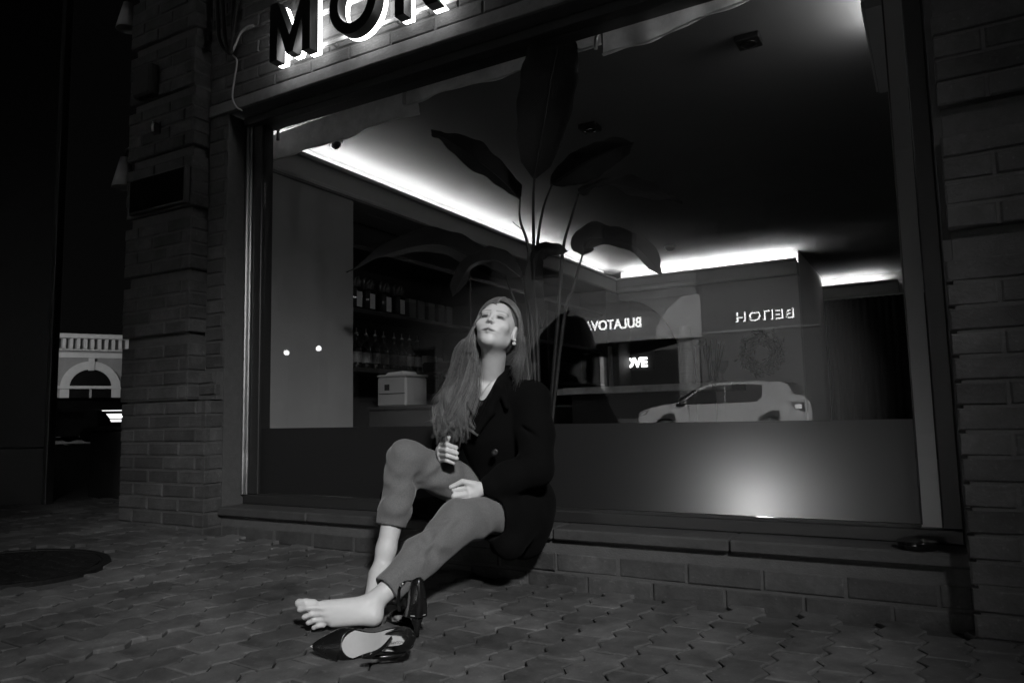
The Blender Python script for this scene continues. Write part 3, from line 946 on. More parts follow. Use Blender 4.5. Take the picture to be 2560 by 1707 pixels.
def leaf(mid, width, face, fold=.25, seed=0, tipw=.1, wl=1.0, wr=1.0, skew=0.0):
    """a paddle leaf along a midrib, blade spread square to the midrib and facing `face`"""
    q = random.Random(seed)
    n, k = 30, 7
    P = spline(mid, n)
    face = Vector(face).normalized()
    v, f, vein = [], [], []
    ph = q.uniform(0, 6.28)
    for s in (0, 1):
        for i in range(n):
            t = i / (n - 1)
            p = Vector(P[i])
            tg = Vector(P[min(i + 1, n - 1)] - P[max(i - 1, 0)]).normalized()
            side = tg.cross(face).normalized()
            nr = side.cross(tg).normalized()
            w = width * (max(0.0, math.sin(math.pi * min(1, max(0, t * .93 + .05)))) ** .62)
            w *= 1 - .15 * t
            if t < .06: w *= t / .06 * .8 + .2
            if t > .93: w *= max(.02, (1 - t) / .07)
            for j in range(-k, k + 1):
                u = j / k
                ww = w * (wl if u < 0 else wr)
                wav = .012 * math.sin(11 * t + ph + (2 if u > 0 else 0)) * abs(u) + .006 * math.sin(27 * t + ph) * u * u
                if abs(u) == 1: ww *= 1 + .035 * math.sin(40 * t + ph)
                pt = p + side * (u * ww * math.cos(fold * abs(u))) + nr * (abs(u) * ww * math.sin(fold) * .8 + wav) + nr * (-.0014 * s) + tg * (abs(u) * skew * ww)
                v.append(pt[:]); vein.append((t * 2.2 - abs(u) * .35, u, 0))
    W = 2 * k + 1
    for s in (0, 1):
        for i in range(n - 1):
            for j in range(W - 1):
                a = s * n * W + i * W + j
                f.append((a, a + 1, a + W + 1, a + W) if s else (a, a + W, a + W + 1, a + 1))
    for i in range(n - 1):
        for j in (0, W - 1):
            a = i * W + j; b = a + n * W
            f.append((a, a + W, b + W, b))
    me = fix(mesh(v, f, True))
    if len(me.vertices) == len(vein):
        at = me.attributes.new('vein', 'FLOAT_VECTOR', 'POINT')
        at.data.foreach_set('vector', [c for x in vein for c in x])
    o = put('leaf', me, LEAF, plant); o.location = PO
    r_ = MB().tube([Vector(p) for p in P], [.0045 * (1 - .8 * i / (n - 1)) for i in range(n)], 6).build('midrib', STEM, o, True)
    return o
def stem(pts, r0=.009, r1=.005):
    P = spline(pts, 18)
    o = MB().tube([Vector(p) for p in P], [r0 + (r1 - r0) * i / 17 for i in range(18)], 8).build('stem', STEM, plant, True)
    o.location = PO
tocam = Vector((.5, -.86, -.25))
leaf([(-1.49, 2.84, 1.70), (-1.418, 2.80, 1.908), (-1.358, 2.78, 2.131), (-1.321, 2.775, 2.258), (-1.295, 2.77, 2.326)], .138, (.55, -.82, -.15), .03, 1, wl=1.05, wr=.9)
leaf([(-1.626, 2.95, 1.657), (-1.723, 2.92, 1.77), (-1.849, 2.9, 1.886), (-1.983, 2.9, 1.994), (-2.116, 2.92, 2.084)], .088, (.45, -.55, .35), .35, 2)
leaf([(-1.456, 2.95, 1.696), (-1.289, 2.9, 1.735), (-1.153, 2.88, 1.765), (-1.03, 2.88, 1.780)], .085, (.2, -.75, -.6), .35, 3)
leaf([(-1.324, 2.95, 1.631), (-1.173, 2.92, 1.640), (-1.006, 2.9, 1.572), (-.841, 2.9, 1.49)], .070, (.1, -.6, .7), .25, 4)
leaf([(-1.33, 2.98, 1.352), (-1.31, 2.97, 1.410), (-1.229, 2.95, 1.412), (-1.055, 2.9, 1.345), (-.933, 2.88, 1.208)], .085, (.35, -.7, .45), .30, 5)
leaf([(-1.80, 3.10, 1.321), (-2.007, 3.1, 1.454), (-2.224, 3.1, 1.552), (-2.499, 3.08, 1.537), (-2.80, 3.05, 1.46)], .105, (.2, -.75, .55), .45, 6)
leaf([(-1.678, 3.05, 1.297), (-1.804, 3.02, 1.392), (-1.943, 3.0, 1.384), (-2.049, 3.0, 1.240)], .075, (.3, -.7, .5), .4, 7)
leaf([(-1.60, 3.0, 1.352), (-1.52, 2.98, 1.408), (-1.40, 2.98, 1.380)], .045, (.3, -.7, -.4), .4, 8)
leaf([(-1.585, 3.06, 1.05), (-1.60, 3.02, 1.22), (-1.58, 3.0, 1.34), (-1.52, 2.98, 1.43)], .05, (.5, -.8, .2), .4, 11)
bs = (-1.60, 3.05, .225)
stem([bs, (-1.615, 3.05, 1.19), (-1.597, 3.02, 1.435), (-1.53, 2.90, 1.62), (-1.49, 2.84, 1.70)], .012, .005)
stem([bs, (-1.63, 3.04, 1.19), (-1.615, 3.0, 1.43), (-1.64, 2.97, 1.56), (-1.626, 2.95, 1.657)], .012, .004)
stem([bs, (-1.60, 3.04, 1.19), (-1.573, 3.01, 1.43), (-1.52, 2.98, 1.60), (-1.456, 2.95, 1.696)], .012, .004)
stem([bs, (-1.48, 3.03, 1.12), (-1.435, 3.0, 1.394), (-1.37, 2.97, 1.54), (-1.324, 2.95, 1.631)], .012, .004)
stem([bs, (-1.46, 3.03, 1.05), (-1.401, 3.03, 1.22), (-1.35, 2.99, 1.31), (-1.33, 2.98, 1.352)], .011, .004)
stem([bs, (-1.68, 3.07, .95), (-1.73, 3.09, 1.15), (-1.80, 3.10, 1.321)], .011, .004)
stem([bs, (-1.65, 3.06, .95), (-1.66, 3.06, 1.15), (-1.678, 3.05, 1.297)], .010, .004)
stem([bs, (-1.61, 3.05, 1.0), (-1.612, 3.0, 1.443), (-1.685, 2.98, 1.561)], .006, .002)
pm = MB().lathe([(.10, .0005), (.12, .02), (.155, .23), (.16, .25), (.15, .25), (.14, .22), (0, .22)], 28, (-1.6, 3.06, 0)).build('pot', M('pot_dark', .06, .6, var=(10, .3)), plant, True)
pm.location = PO
sm_ = MB().lathe([(.139, .221), (.08, .232), (0, .236)], 24, (-1.6, 3.06, 0)).build('soil', M('soil', .02, 1, bump=(90, .8)), plant, True)
sm_.location = PO
tag(plant, 'tall potted plant with big paddle leaves behind the glass', 'plant')

# ------------------------------------------------------------------ street lamp between pavement and road: lights the woman and the far kerb
sl_ = empty('street_lamp', (3.3, -3.0, 0))
MB().tube([(0, 0, 0), (0, 0, .3), (0, 0, 5.2)], [.09, .06, .045], 14).build('pole', M('lamp_pole', .08, .5), sl_, True)
MB().lathe([(.15, 0), (.15, .03), (.09, .06), (0, .06)], 18).build('base', M('lamp_pole', .08, .5), sl_, True)
def lamp_head(ang, spot_target, energy, size, blend, radius, zz=5.1, reach=.9):
    dx, dy = math.cos(ang), math.sin(ang)
    MB().tube(spline([(0, 0, zz - .1), (dx * .3, dy * .3, zz + .12), (dx * reach, dy * reach, zz + .15)], 10), .028, 8).build('arm', M('lamp_pole', .08, .5), sl_, True)
    h = MB().lathe([(0, .10), (.08, .09), (.15, .03), (.16, 0), (.13, 0)], 20, (dx * reach, dy * reach, zz + .08)).build('head', M('lamp_pole', .08, .5), sl_, True)
    MB().lathe([(.128, .001), (.10, -.03), (0, -.045)], 20, (dx * reach, dy * reach, zz + .08)).build('bulb', emit('street_bulb', 3.0), h, True)
    ld = bpy.data.lights.new('street_lamp_light', 'SPOT')
    ld.energy = energy; ld.spot_size = R(size); ld.spot_blend = blend; ld.shadow_soft_size = radius
    lo = bpy.data.objects.new('street_lamp_light', ld); col.objects.link(lo); lo.parent = sl_
    p = Vector((dx * reach, dy * reach, zz - .12)); lo.location = p
    t = Vector(spot_target) - Vector(sl_.location) - p
    lo.rotation_euler = t.to_track_quat('-Z', 'Y').to_euler()
KEY_ANGLE = R(120)
lamp_head(R(125), (-1.50, 2.00, .50), 1600.0, 31, 1.0, .30, zz=4.2, reach=.9)
lamp_head(R(-100), (-4.6, -12.6, 1.6), 105000.0, 46, .8, .12)
tag(sl_, 'street lamp with two heads on the kerb behind the viewer', 'street lamp', 'street lamps')

# two more lamps down the far side of the street, seen as glints in the glass
def far_lamp(x, y, h, label, e):
    o = empty('street_lamp', (x, y, -.01))
    MB().tube([(0, 0, 0), (0, 0, .4), (0, 0, h)], [.10, .07, .05], 10).build('pole', M('lamp_pole', .08, .5), o, True)
    MB().lathe([(0, .16), (.10, .14), (.17, .02), (.12, 0), (0, 0)], 16, (0, 0, h + .22)).build('head', M('lamp_pole', .08, .5), o, True)
    bm = bmesh.new(); bmesh.ops.create_uvsphere(bm, u_segments=14, v_segments=10, radius=.10)
    bmesh.ops.translate(bm, verts=bm.verts, vec=(0, 0, h + .08))
    MB().bm(bm).build('bulb', emit('far_bulb', e), o, True)
    tag(o, label, 'street lamp', 'street lamps')
far_lamp(-21.2, -14.4, 3.15, 'glowing street lamp mirrored in the window, left of two', 14.0)
far_lamp(-19.54, -14.4, 3.20, 'glowing street lamp mirrored in the window, right of two', 18.0)

# ------------------------------------------------------------------ house across the street (mirrored in the window)
opp = empty('opposite_building', (-6, -16.2, 0))
OO = Vector((6, 16.2, 0))
def opart(name, mb, mat, smooth=False, parent=None):
    o = mb.build(name, mat, parent or opp, smooth)
    if parent is None: o.location = OO
    return o
OW = M('opposite_wall', .06, .9, var=(2, .25), bump=(20, .3))
OL = M('opposite_pale_wall', .022, .9, var=(2, .08))
opart('wall', MB().box(-95, -5.9, -22, -16.2, -.1, 7.5), OW)
opart('pale_wall', MB().box(-5.9, -2.55, -22, -16.1, -.1, 7.5), OL)
opart('side_house', MB().box(-2.55, 16, -22, -16.3, -.1, 7.5), M('opposite_dark', .02, .9))
opart('string_course', MB().box(-5.9, -2.6, -16.099, -16.03, 2.92, 3.0, .01), M('course', .05, .8))
opart('string_course', MB().box(-30, -5.95, -16.199, -16.1, 4.6, 4.75, .01), M('course', .05, .8))
for x in (-27, -24.4, -21.8, -19.2, -16.6, -14.0):
    w = opart('window', MB().box(x, x + 1.1, -16.199, -16.16, 1.2, 3.2, .01), M('opp_frame', .03, .6))
    opart('pane', MB().box(x + .08, x + 1.02, -16.1595, -16.15, 1.28, 3.12), M('opp_pane', .01, .1), parent=w)
for x in (-27, -24.4, -21.8, -19.2, -16.6, -14.0, -11.4, -8.8, -5.3, -3.9):
    w = opart('window', MB().box(x, x + 1.0, -16.199 if x < -5.9 else -16.099, -16.05, 5.2, 6.8, .01), M('opp_frame', .03, .6))
    opart('pane', MB().box(x + .08, x + .92, -16.0495, -16.04, 5.28, 6.72), M('opp_pane', .01, .1), parent=w)
d = opart('shop_front', MB().box(-10.6, -6.4, -16.199, -16.12, -.01, 2.75), M('shop_front_dark', .03, .5))
opart('pane', MB().box(-8.9, -6.6, -16.1195, -16.11, .5, 2.55), M('opp_pane', .01, .1), parent=d)
opart('door', MB().box(-10.3, -9.2, -16.1195, -16.11, 0, 2.45), BLACK, parent=d)
opart('post', MB().box(-9.1, -9.0, -16.1195, -16.05, 0, 2.6), M('post_pale', .6, .35), parent=d)
tag(opp, 'house across the street mirrored in the window, pale wall beside a dark shop', 'building')
aw = empty('shop_awning', (-8.35, -16.1, 3.0))
AO = Vector((9.0, 16.1, -3.0))
prof = [(-16.105, 4.15), (-15.5, 4.02), (-15.0, 3.62), (-14.62, 3.08), (-14.60, 2.74), (-14.63, 2.74), (-16.105, 2.86)]
o = MB().prism(prof, lambda u, w, d_: (d_ + (0 if d_ < -8 else (-14.6 - u) * .6), u, w), -10.4, -7.42).build('canopy', M('awning_dark', .075, .85), aw); o.location = AO
o = MB().prism(prof, lambda u, w, d_: (d_ + (-14.6 - u) * .6, u, w), -7.419, -7.39).build('end_panel', M('awning_lit_end', .10, .85), aw); o.location = AO  # end coloured paler than the canopy to imitate light falling on it
tag(aw, 'dark rounded shop awning with its lit end toned paler, mirrored in the window', 'awning')
FLIP = Matrix(((-1, 0, 0, 0), (0, 0, 1, 0), (0, 1, 0, 0), (0, 0, 0, 1)))     # text that faces the cafe across the road
lt = empty('awning_lettering', (-7.12, -14.60, 3.22))
me = text_mesh('BULATOVA', .40, .02, .006, 1.0)
xs = [q.co.x for q in me.vertices]; wdt = max(xs) - min(xs)
put('letters', me, emit('awning_letter_glow', 12.0), lt, mtx=Matrix.Translation((-.02, .03, -.10)) @ FLIP @ Matrix.Diagonal((1.78 / wdt, 1.0, 1.0, 1.0)))
for xx in (-.3, -1.4):
    MB().box(xx - .02, xx + .02, -.25, .015, 0, .03).build('bracket', BLACK_METAL, lt)
tag(lt, 'white glowing letters BULATOVA on the dark awning, mirrored in the window', 'sign')
bl_ = empty('halo_lettering', (-3.2, -16.05, 3.2))
me = text_mesh('BE\u041fOH', .36, .02, .0, 1.2)
xs = [q.co.x for q in me.vertices]; wdt = max(xs) - min(xs)
sc_ = Matrix.Diagonal((1.56 / wdt, 1.0, 1.0, 1.0))
put('letters', me, M('halo_letter_dark', .02, .5), bl_, mtx=Matrix.Translation((-.02, .12, .02)) @ FLIP @ sc_)
me2 = text_mesh('BE\u041fOH', .36, .004, .010, 1.2)
put('glow', me2, emit('halo_glow', 18), bl_, mtx=Matrix.Translation((-.02, .012, .02)) @ FLIP @ sc_)
tag(bl_, 'dark letters with a white halo on the pale wall, mirrored in the window', 'sign')

# ------------------------------------------------------------------ white hatchback parked across the street (mirrored in the window)
car = empty('parked_car', (-4.55, -12.98, -.13))
CW = M('car_white', .78, .35, coat=.6)
CGL = M('car_glass', .012, .06, spec=.7)
CBK = M('car_trim', .015, .5)
HW = .82
# stations along x (front at -x): x, sill z, belt z, roof z, half widths at sill/belt/roof
top = [(-2.00, .58), (-1.97, .74), (-1.80, .86), (-1.35, .97), (-.95, 1.02), (-.45, 1.36), (-.15, 1.46), (.35, 1.50), (.95, 1.49), (1.45, 1.45), (1.62, 1.40), (1.80, 1.10), (1.93, .98), (1.98, .75), (1.97, .50)]
def topz(x):
    for (a, za), (b, zb) in zip(top, top[1:]):
        if a <= x <= b: return za + (zb - za) * (x - a) / (b - a)
    return top[-1][1]
BELT = lambda x: .93 + .05 * (x + 1) / 2
WX = (-1.24, 1.22)
bmv, bmf = [], []
NX = 90
cols = []
for i in range(NX + 1):
    x = -2.0 + 3.97 * i / NX
    zt = topz(x)
    end = max(0, abs(x) - 1.45) / .55
    w = HW * (1 - .22 * end ** 2.2)
    lo = .24
    for wx in WX:
        dx = abs(x - wx)
        if dx < .35: lo = max(lo, math.sqrt(.35 ** 2 - dx ** 2) + .30)
    b = min(BELT(x), zt - .01)
    ring_ = [(w * .93, lo), (w * .985, min(lo + .12, b)), (w, max(lo + .01, min(.62, b))), (w * .985, b)]
    if zt > b + .12:
        ring_ += [(w * .90, b + (zt - b) * .55), (w * .80, zt - .05), (w * .70, zt - .012), (0, zt)]
    else:
        ring_ += [(w * .96, b + (zt - b) * .4), (w * .90, zt - .01), (w * .70, zt - .004), (0, zt)]
    cols.append((x, ring_))
K = len(cols[0][1])
for sgn in (1, -1):
    base = len(bmv)
    for x, rg in cols:
        for (yy, zz) in rg: bmv.append((x, sgn * yy, zz))
    for i in range(NX):
        for j in range(K - 1):
            a = base + i * K + j
            bmf.append((a, a + 1, a + K + 1, a + K))
for i in (0, NX):
    n0 = i * K; n1_ = (NX + 1) * K + i * K
    for j in range(K - 1): bmf.append((n0 + j, n0 + j + 1, n1_ + j + 1, n1_ + j))
bm = bmesh.new()
tmp = mesh(bmv, bmf)
bm.from_mesh(tmp); bmesh.ops.remove_doubles(bm, verts=bm.verts, dist=.001); bmesh.ops.recalc_face_normals(bm, faces=bm.faces[:])
bm.to_mesh(tmp); bm.free()
tmp.polygons.foreach_set('use_smooth', [True] * len(tmp.polygons))
put('body', tmp, CW, car)
# underbody and wheel wells
MB().box(-1.75, 1.75, -.60, .60, .22, .62).build('underbody', CBK, car)
def side_glass(sgn, pts, name):
    """window laid 4 mm outside the body side, following its lean"""
    vv = []
    for (x, z) in pts:
        zt = topz(x); b = min(BELT(x), zt - .01)
        t = (z - b) / max(.1, zt - b)
        end = max(0, abs(x) - 1.45) / .55; w = HW * (1 - .22 * end ** 2.2)
        yy = w * (.985 - .155 * t) + .024
        vv.append((x, sgn * yy, z))
    n = len(vv)
    vv += [(x, y - sgn * .05, z) for x, y, z in vv]
    ff = [tuple(range(n)), tuple(range(2 * n - 1, n - 1, -1))] + [(i, (i + 1) % n, n + (i + 1) % n, n + i) for i in range(n)]
    return put(name, fix(mesh(vv, ff)), CGL, car)
for sgn in (1, -1):
    side_glass(sgn, [(-.86, .965), (-.42, 1.27), (-.15, 1.38), (.22, 1.41), (.24, .985)], 'side_window')
    side_glass(sgn, [(.27, .985), (.27, 1.41), (.85, 1.41), (1.10, 1.38), (1.09, 1.10), (.98, 1.0)], 'side_window')
def tilted(name, x0, z0, x1, z1, w0, w1, mat):
    vv = [(x0, -w0, z0), (x0, w0, z0), (x1, w1, z1), (x1, -w1, z1)]
    d = Vector((z1 - z0, 0, -(x1 - x0))).normalized() * .012
    if name == 'windscreen': d = -d if d.x > 0 else d
    vv2 = [(Vector(p) + d)[:] for p in vv]
    return put(name, fix(mesh(vv + vv2, [(0, 1, 2, 3), (7, 6, 5, 4), (0, 1, 5, 4), (1, 2, 6, 5), (2, 3, 7, 6), (3, 0, 4, 7)])), mat, car)
tilted('windscreen', -.93, 1.058, -.42, 1.395, .72, .62, CGL)
tilted('rear_window', 1.645, 1.37, 1.79, 1.13, .54, .58, CGL)
MB().box(1.46, 1.70, -.56, .56, 1.41, 1.435, .01).build('spoiler', CBK, car)
for sgn in (1, -1):
    pts = [(1.70, .98), (1.96, .96), (1.985, .86), (1.985, .74), (1.80, .80)]
    vv = []
    for (x, z) in pts:
        end = max(0, abs(x) - 1.45) / .55
        vv.append((x, sgn * (HW * (1 - .22 * end ** 2.2) + .008), z))
    n = 5
    vv += [(x, y - sgn * .06, z) for x, y, z in vv]
    o = put('tail_light', fix(mesh(vv, [tuple(range(n)), tuple(range(2 * n - 1, n - 1, -1))] + [(i, (i + 1) % n, n + (i + 1) % n, n + i) for i in range(n)])), M('tail_lens', .008, .25, spec=.2), car)
    MB().box(1.80, 1.94, sgn * .735, sgn * .775, .81, .91, .02).build('reflector', M('tail_glow', .6, .1, emis=2.5), o)
    vv = []
    for (x, z) in [(-1.97, .70), (-1.90, .82), (-1.62, .86), (-1.72, .74)]:
        end = max(0, abs(x) - 1.45) / .55
        vv.append((x, sgn * (HW * (1 - .22 * end ** 2.2) + .008), z))
    vv += [(x, y - sgn * .06, z) for x, y, z in vv]
    put('headlight', fix(mesh(vv, [(0, 1, 2, 3), (7, 6, 5, 4), (0, 1, 5, 4), (1, 2, 6, 5), (2, 3, 7, 6), (3, 0, 4, 7)])), M('head_lens', .2, .1, spec=.8), car)
    m_ = MB().box(-.82, -.66, sgn * .80, sgn * .95, .96, 1.07, .03).build('wing_mirror', CBK, car)
    for hx in (.05, .92):
        MB().box(hx, hx + .16, sgn * .822, sgn * .842, .79, .825, .008).build('door_handle', M('car_white_handle', .5, .35), car)
    for sx in (-.62, .25, 1.06):
        MB().box(sx - .004, sx + .004, sgn * .80, sgn * .8235, .34, .95).build('door_seam', CBK, car)
    for wx in WX:
        w_ = empty('wheel', (wx, sgn * .69, .30)); w_.parent = car
        rot = Matrix.Rotation(math.pi / 2, 4, 'X')
        MB().lathe([(.19, -.09), (.27, -.10), (.30, -.07), (.30, .07), (.27, .10), (.19, .09)], 28).build('tyre', M('tyre', .012, .85), w_, True, mtx=rot)
        rm = MB().lathe([(.19, -.085), (.175, -.06), (.05, -.05), (0, -.05)], 28).lathe([(.19, .085), (.175, .06), (.05, .05), (0, .05)], 28)
        for a in range(7):
            t = 2 * math.pi * a / 7
            rm.tube([(.04 * math.cos(t), .04 * math.sin(t), .075), (.17 * math.cos(t), .17 * math.sin(t), .08)], .018, 6)
            rm.tube([(.04 * math.cos(t), .04 * math.sin(t), -.075), (.17 * math.cos(t), .17 * math.sin(t), -.08)], .018, 6)
        rm.build('rim', M('alloy', .45, .3, metal=1.0), w_, True, mtx=rot)
MB().box(1.965, 2.0, -.26, .26, .58, .69, .004).build('number_plate', M('plate_white', .6, .5), car)
MB().box(1.90, 1.99, -.62, .62, .34, .50, .02).build('rear_bumper', CW, car)
tag(car, 'white parked hatchback mirrored in the lower right of the window', 'car')

# ------------------------------------------------------------------ beyond the building's left corner
# glass-fronted porch with steel posts
porch = empty('glass_porch', (-4.9, 2.8, .12))
GO = Vector((4.9, -2.8, -.12))
def gpart(name, mb, mat, smooth=False):
    o = mb.build(name, mat, porch, smooth); o.location = GO
    return o
gpart('post', MB().box(-4.93, -4.885, 2.60, 2.65, .13, 5.2, .004), M('porch_steel', .30, .32, metal=1.0))
gpart('post', MB().box(-5.9, -5.84, 2.10, 2.15, .15, 5.2, .004), BLACK_METAL)
def slanted(name, x0, y0, x1, y1, z0, z1, t, mat):
    d = Vector((y1 - y0, -(x1 - x0), 0)).normalized() * t
    b = [(x0, y0), (x1, y1), (x1 + d.x, y1 + d.y), (x0 + d.x, y0 + d.y)]
    return gpart(name, MB().prism(b, lambda u, v, dd: (u, v, dd), z0, z1), mat)
slanted('plinth', -5.90, 2.12, -4.94, 2.63, .12, .50, .03, BLACK)
slanted('pane', -5.84, 2.15, -4.935, 2.63, .51, 5.1, .012, M('porch_pane', .003, .4, spec=.1))
slanted('panel', -5.70, 2.245, -5.25, 2.48, .95, 1.42, -.004, M('porch_panel', .03, .6))
slanted('head', -5.90, 2.12, -4.94, 2.63, 5.11, 5.3, .05, BLACK)
tag(porch, 'dark glass porch with a steel post at the left edge', 'porch')
lw = box('low_wall', -5.2, -3.93, 3.05, 3.25, .06, .60, M('low_wall_dark', .012, .8, var=(8, .4)), bev=.01)
lw2 = MB().box(-5.22, -3.92, 3.03, 3.27, .6005, .63, .006).build('coping', M('low_wall_cap', .02, .6), lw)
tag(lw, 'low dark wall closing the gap left of the pillar', 'wall')

# pale classical house far down the side street
cl = empty('classical_house', (-44.1, 23.75, 0))
ax = Vector((.503, .864, 0)).normalized()        # along its front (left to right in view)
nr_ = Vector((.864, -.503, 0))                    # towards the viewer
cl.rotation_euler = (0, 0, math.atan2(ax.y, ax.x))
CWALL = M('stucco_grey', .26, .85, var=(1.5, .15))
CPALE = M('stucco_pale', .55, .8, var=(2, .1))
CD = M('window_dark', .008, .15)
W0, W1 = -1.6, 12.0
MB().box(W0, W1, 0, 8, 0, 6.0).build('wall', CWALL, cl)
cn = MB().box(W0 - .35, W1, -.40, 0, 5.72, 6.0, .04).box(W0 - .2, W1, -.22, 0, 5.02, 5.10).build('cornice', CPALE, cl)
for i in range(24):
    x = W0 + .1 + i * .36
    MB().box(x, x + .17, -.26, -.001, 5.12, 5.71).build('dentil', CPALE, cl)
MB().box(W0 - .05, W1, -.08, -.001, 4.60, 4.90, .01).build('frieze', CPALE, cl)
for i in range(7):
    MB().box(W0 - .1, W0 + (.95 if i % 2 else .75), -.09, -.001, .4 + i * .58, .4 + i * .58 + .46, .02).build('quoin', CPALE, cl)
for x in (4.3, 9.6):
    MB().box(x, x + .95, -.12, -.001, .3, 4.58, .02).build('pilaster', CPALE, cl)
for cx in (1.75 + .05, 7.15, 12.4):
    arch = [(math.cos(a), math.sin(a)) for a in np.linspace(0, math.pi, 21)]
    outer = [(cx + 1.55 * c, 2.85 + 1.55 * s) for c, s in arch]; inner = [(cx + 1.08 * c, 2.85 + 1.08 * s) for c, s in arch]
    mb = MB()
    for i in range(20):
        mb.prism([outer[i], outer[i + 1], inner[i + 1], inner[i]], lambda u, v, d_: (u, d_, v), -.16, -.001)
    mb.box(cx - 1.55, cx - 1.08, -.16, -.001, .3, 2.849).box(cx + 1.08, cx + 1.55, -.16, -.001, .3, 2.849).box(cx - .16, cx + .16, -.24, -.16, 3.85, 4.58)
    w = mb.build('window_surround', CPALE, cl)
    MB().prism([(cx + 1.07 * c, 2.85 + 1.07 * s) for c, s in arch] + [(cx - 1.07, .8), (cx + 1.07, .8)], lambda u, v, d_: (u, d_, v), -.05, -.002).build('pane', CD, w)
    MB().box(cx - .06, cx + .06, -.10, -.052, .8, 2.8).box(cx - 1.06, cx + 1.06, -.11, -.052, 2.76, 2.90).box(cx - 1.06, cx + 1.06, -.10, -.052, 1.75, 1.84).build('glazing_bar', M('bar_grey', .3, .6), w)
    MB().box(cx - 1.7, cx + 1.7, -.22, -.161, 2.78, 2.95).build('impost', CPALE, w)
tag(cl, 'pale classical house with arched windows far off at the left', 'house')
# dim street light in front of the classical house
fl_ = empty('street_lamp', (-36.0, 14.0, 0))
MB().tube([(0, 0, 0), (0, 0, 6.5)], .07, 8).build('pole', M('lamp_pole', .08, .5), fl_, True)
MB().lathe([(0, .16), (.15, .12), (.2, 0), (0, 0)], 14, (0, 0, 6.5)).build('head', M('lamp_pole', .08, .5), fl_, True)
ld = bpy.data.lights.new('side_street_light', 'SPOT'); ld.energy = 3600; ld.spot_size = R(100); ld.spot_blend = .7; ld.shadow_soft_size = .2
lo = bpy.data.objects.new('side_street_light', ld); col.objects.link(lo); lo.parent = fl_; lo.location = (0, 0, 6.35)
lo.rotation_euler = (Vector((-41.5, 26.5, 4.0)) - Vector((-36, 14, 6.35))).to_track_quat('-Z', 'Y').to_euler()
tag(fl_, 'street lamp lighting the far classical house', 'street lamp', 'street lamps')

# parked vehicles in the side street, nearly black against the house
def dark_car(name, loc, rz, L, H, label, lit):
    e = empty(name, loc, rz)
    p = [(-L / 2, .25), (-L / 2 + .02, .7), (-L / 2 + .5, .88), (-L / 2 + 1.1, .95), (-L / 2 + 1.7, H - .05), (L / 2 - 1.2, H), (L / 2 - .3, H - .15), (L / 2, .9), (L / 2 - .02, .25)]
    bm = bmesh.new()
    a = [bm.verts.new((x, -.85, z)) for x, z in p]; b = [bm.verts.new((x, .85, z)) for x, z in p]
    bm.faces.new(a); bm.faces.new(b[::-1])
    for i in range(len(p)):
        j = (i + 1) % len(p)
        bm.faces.new((a[j], a[i], b[i], b[j]))
    bmesh.ops.recalc_face_normals(bm, faces=bm.faces[:])
    bmesh.ops.bevel(bm, geom=bm.edges[:], offset=.06, segments=2, affect='EDGES')
    MB().bm(bm).build('body', M('car_dark', .02, .25, coat=.5), e)
    for s in (-1, 1):
        for wx in (-L / 2 + .8, L / 2 - .8):
            MB().lathe([(.18, -.1), (.31, -.1), (.31, .1), (.18, .1)], 20).build('wheel', M('tyre', .012, .85), e, True, mtx=Matrix.Translation((wx, s * .78, .31)) @ Matrix.Rotation(math.pi / 2, 4, 'X'))
        MB().box(-L / 2 + 1.5, L / 2 - 1.0, s * .845, s * .862, .98, H - .18, .02).build('side_window', CD, e)
    if lit == 'head':
        for s in (-1, 1):
            MB().box(-L / 2 - .015, -L / 2 + .03, s * .55, s * .72, .66, .76, .01).build('headlight', emit('headlight_glow', 8), e)
    tag(e, label, 'car')
    return e
dark_car('parked_sedan', (-32.0, 17.2, -.05), R(58), 4.3, 1.45, 'dark car with tiny lit headlights before the classical house', 'head')
van = empty('delivery_van', (-32.4, 20.0, -.05), R(58))
MB().box(-2.4, 2.4, -.95, .95, .35, 1.9, .12).build('body', M('van_dark', .02, .3), van)
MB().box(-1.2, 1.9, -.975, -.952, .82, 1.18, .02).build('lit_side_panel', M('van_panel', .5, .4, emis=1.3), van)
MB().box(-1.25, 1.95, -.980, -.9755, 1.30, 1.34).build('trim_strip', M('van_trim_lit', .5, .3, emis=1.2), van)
MB().box(-1.25, 1.95, -.980, -.9755, .93, .97).build('trim_strip', BLACK, van)
for s in (-1, 1):
    for wx in (-1.6, 1.6):
        MB().lathe([(.18, -.1), (.33, -.1), (.33, .1), (.18, .1)], 20).build('wheel', M('tyre', .012, .85), van, True, mtx=Matrix.Translation((wx, s * .85, .33)) @ Matrix.Rotation(math.pi / 2, 4, 'X'))
tag(van, 'dark van with a bright lit side panel left of the pillar', 'van')

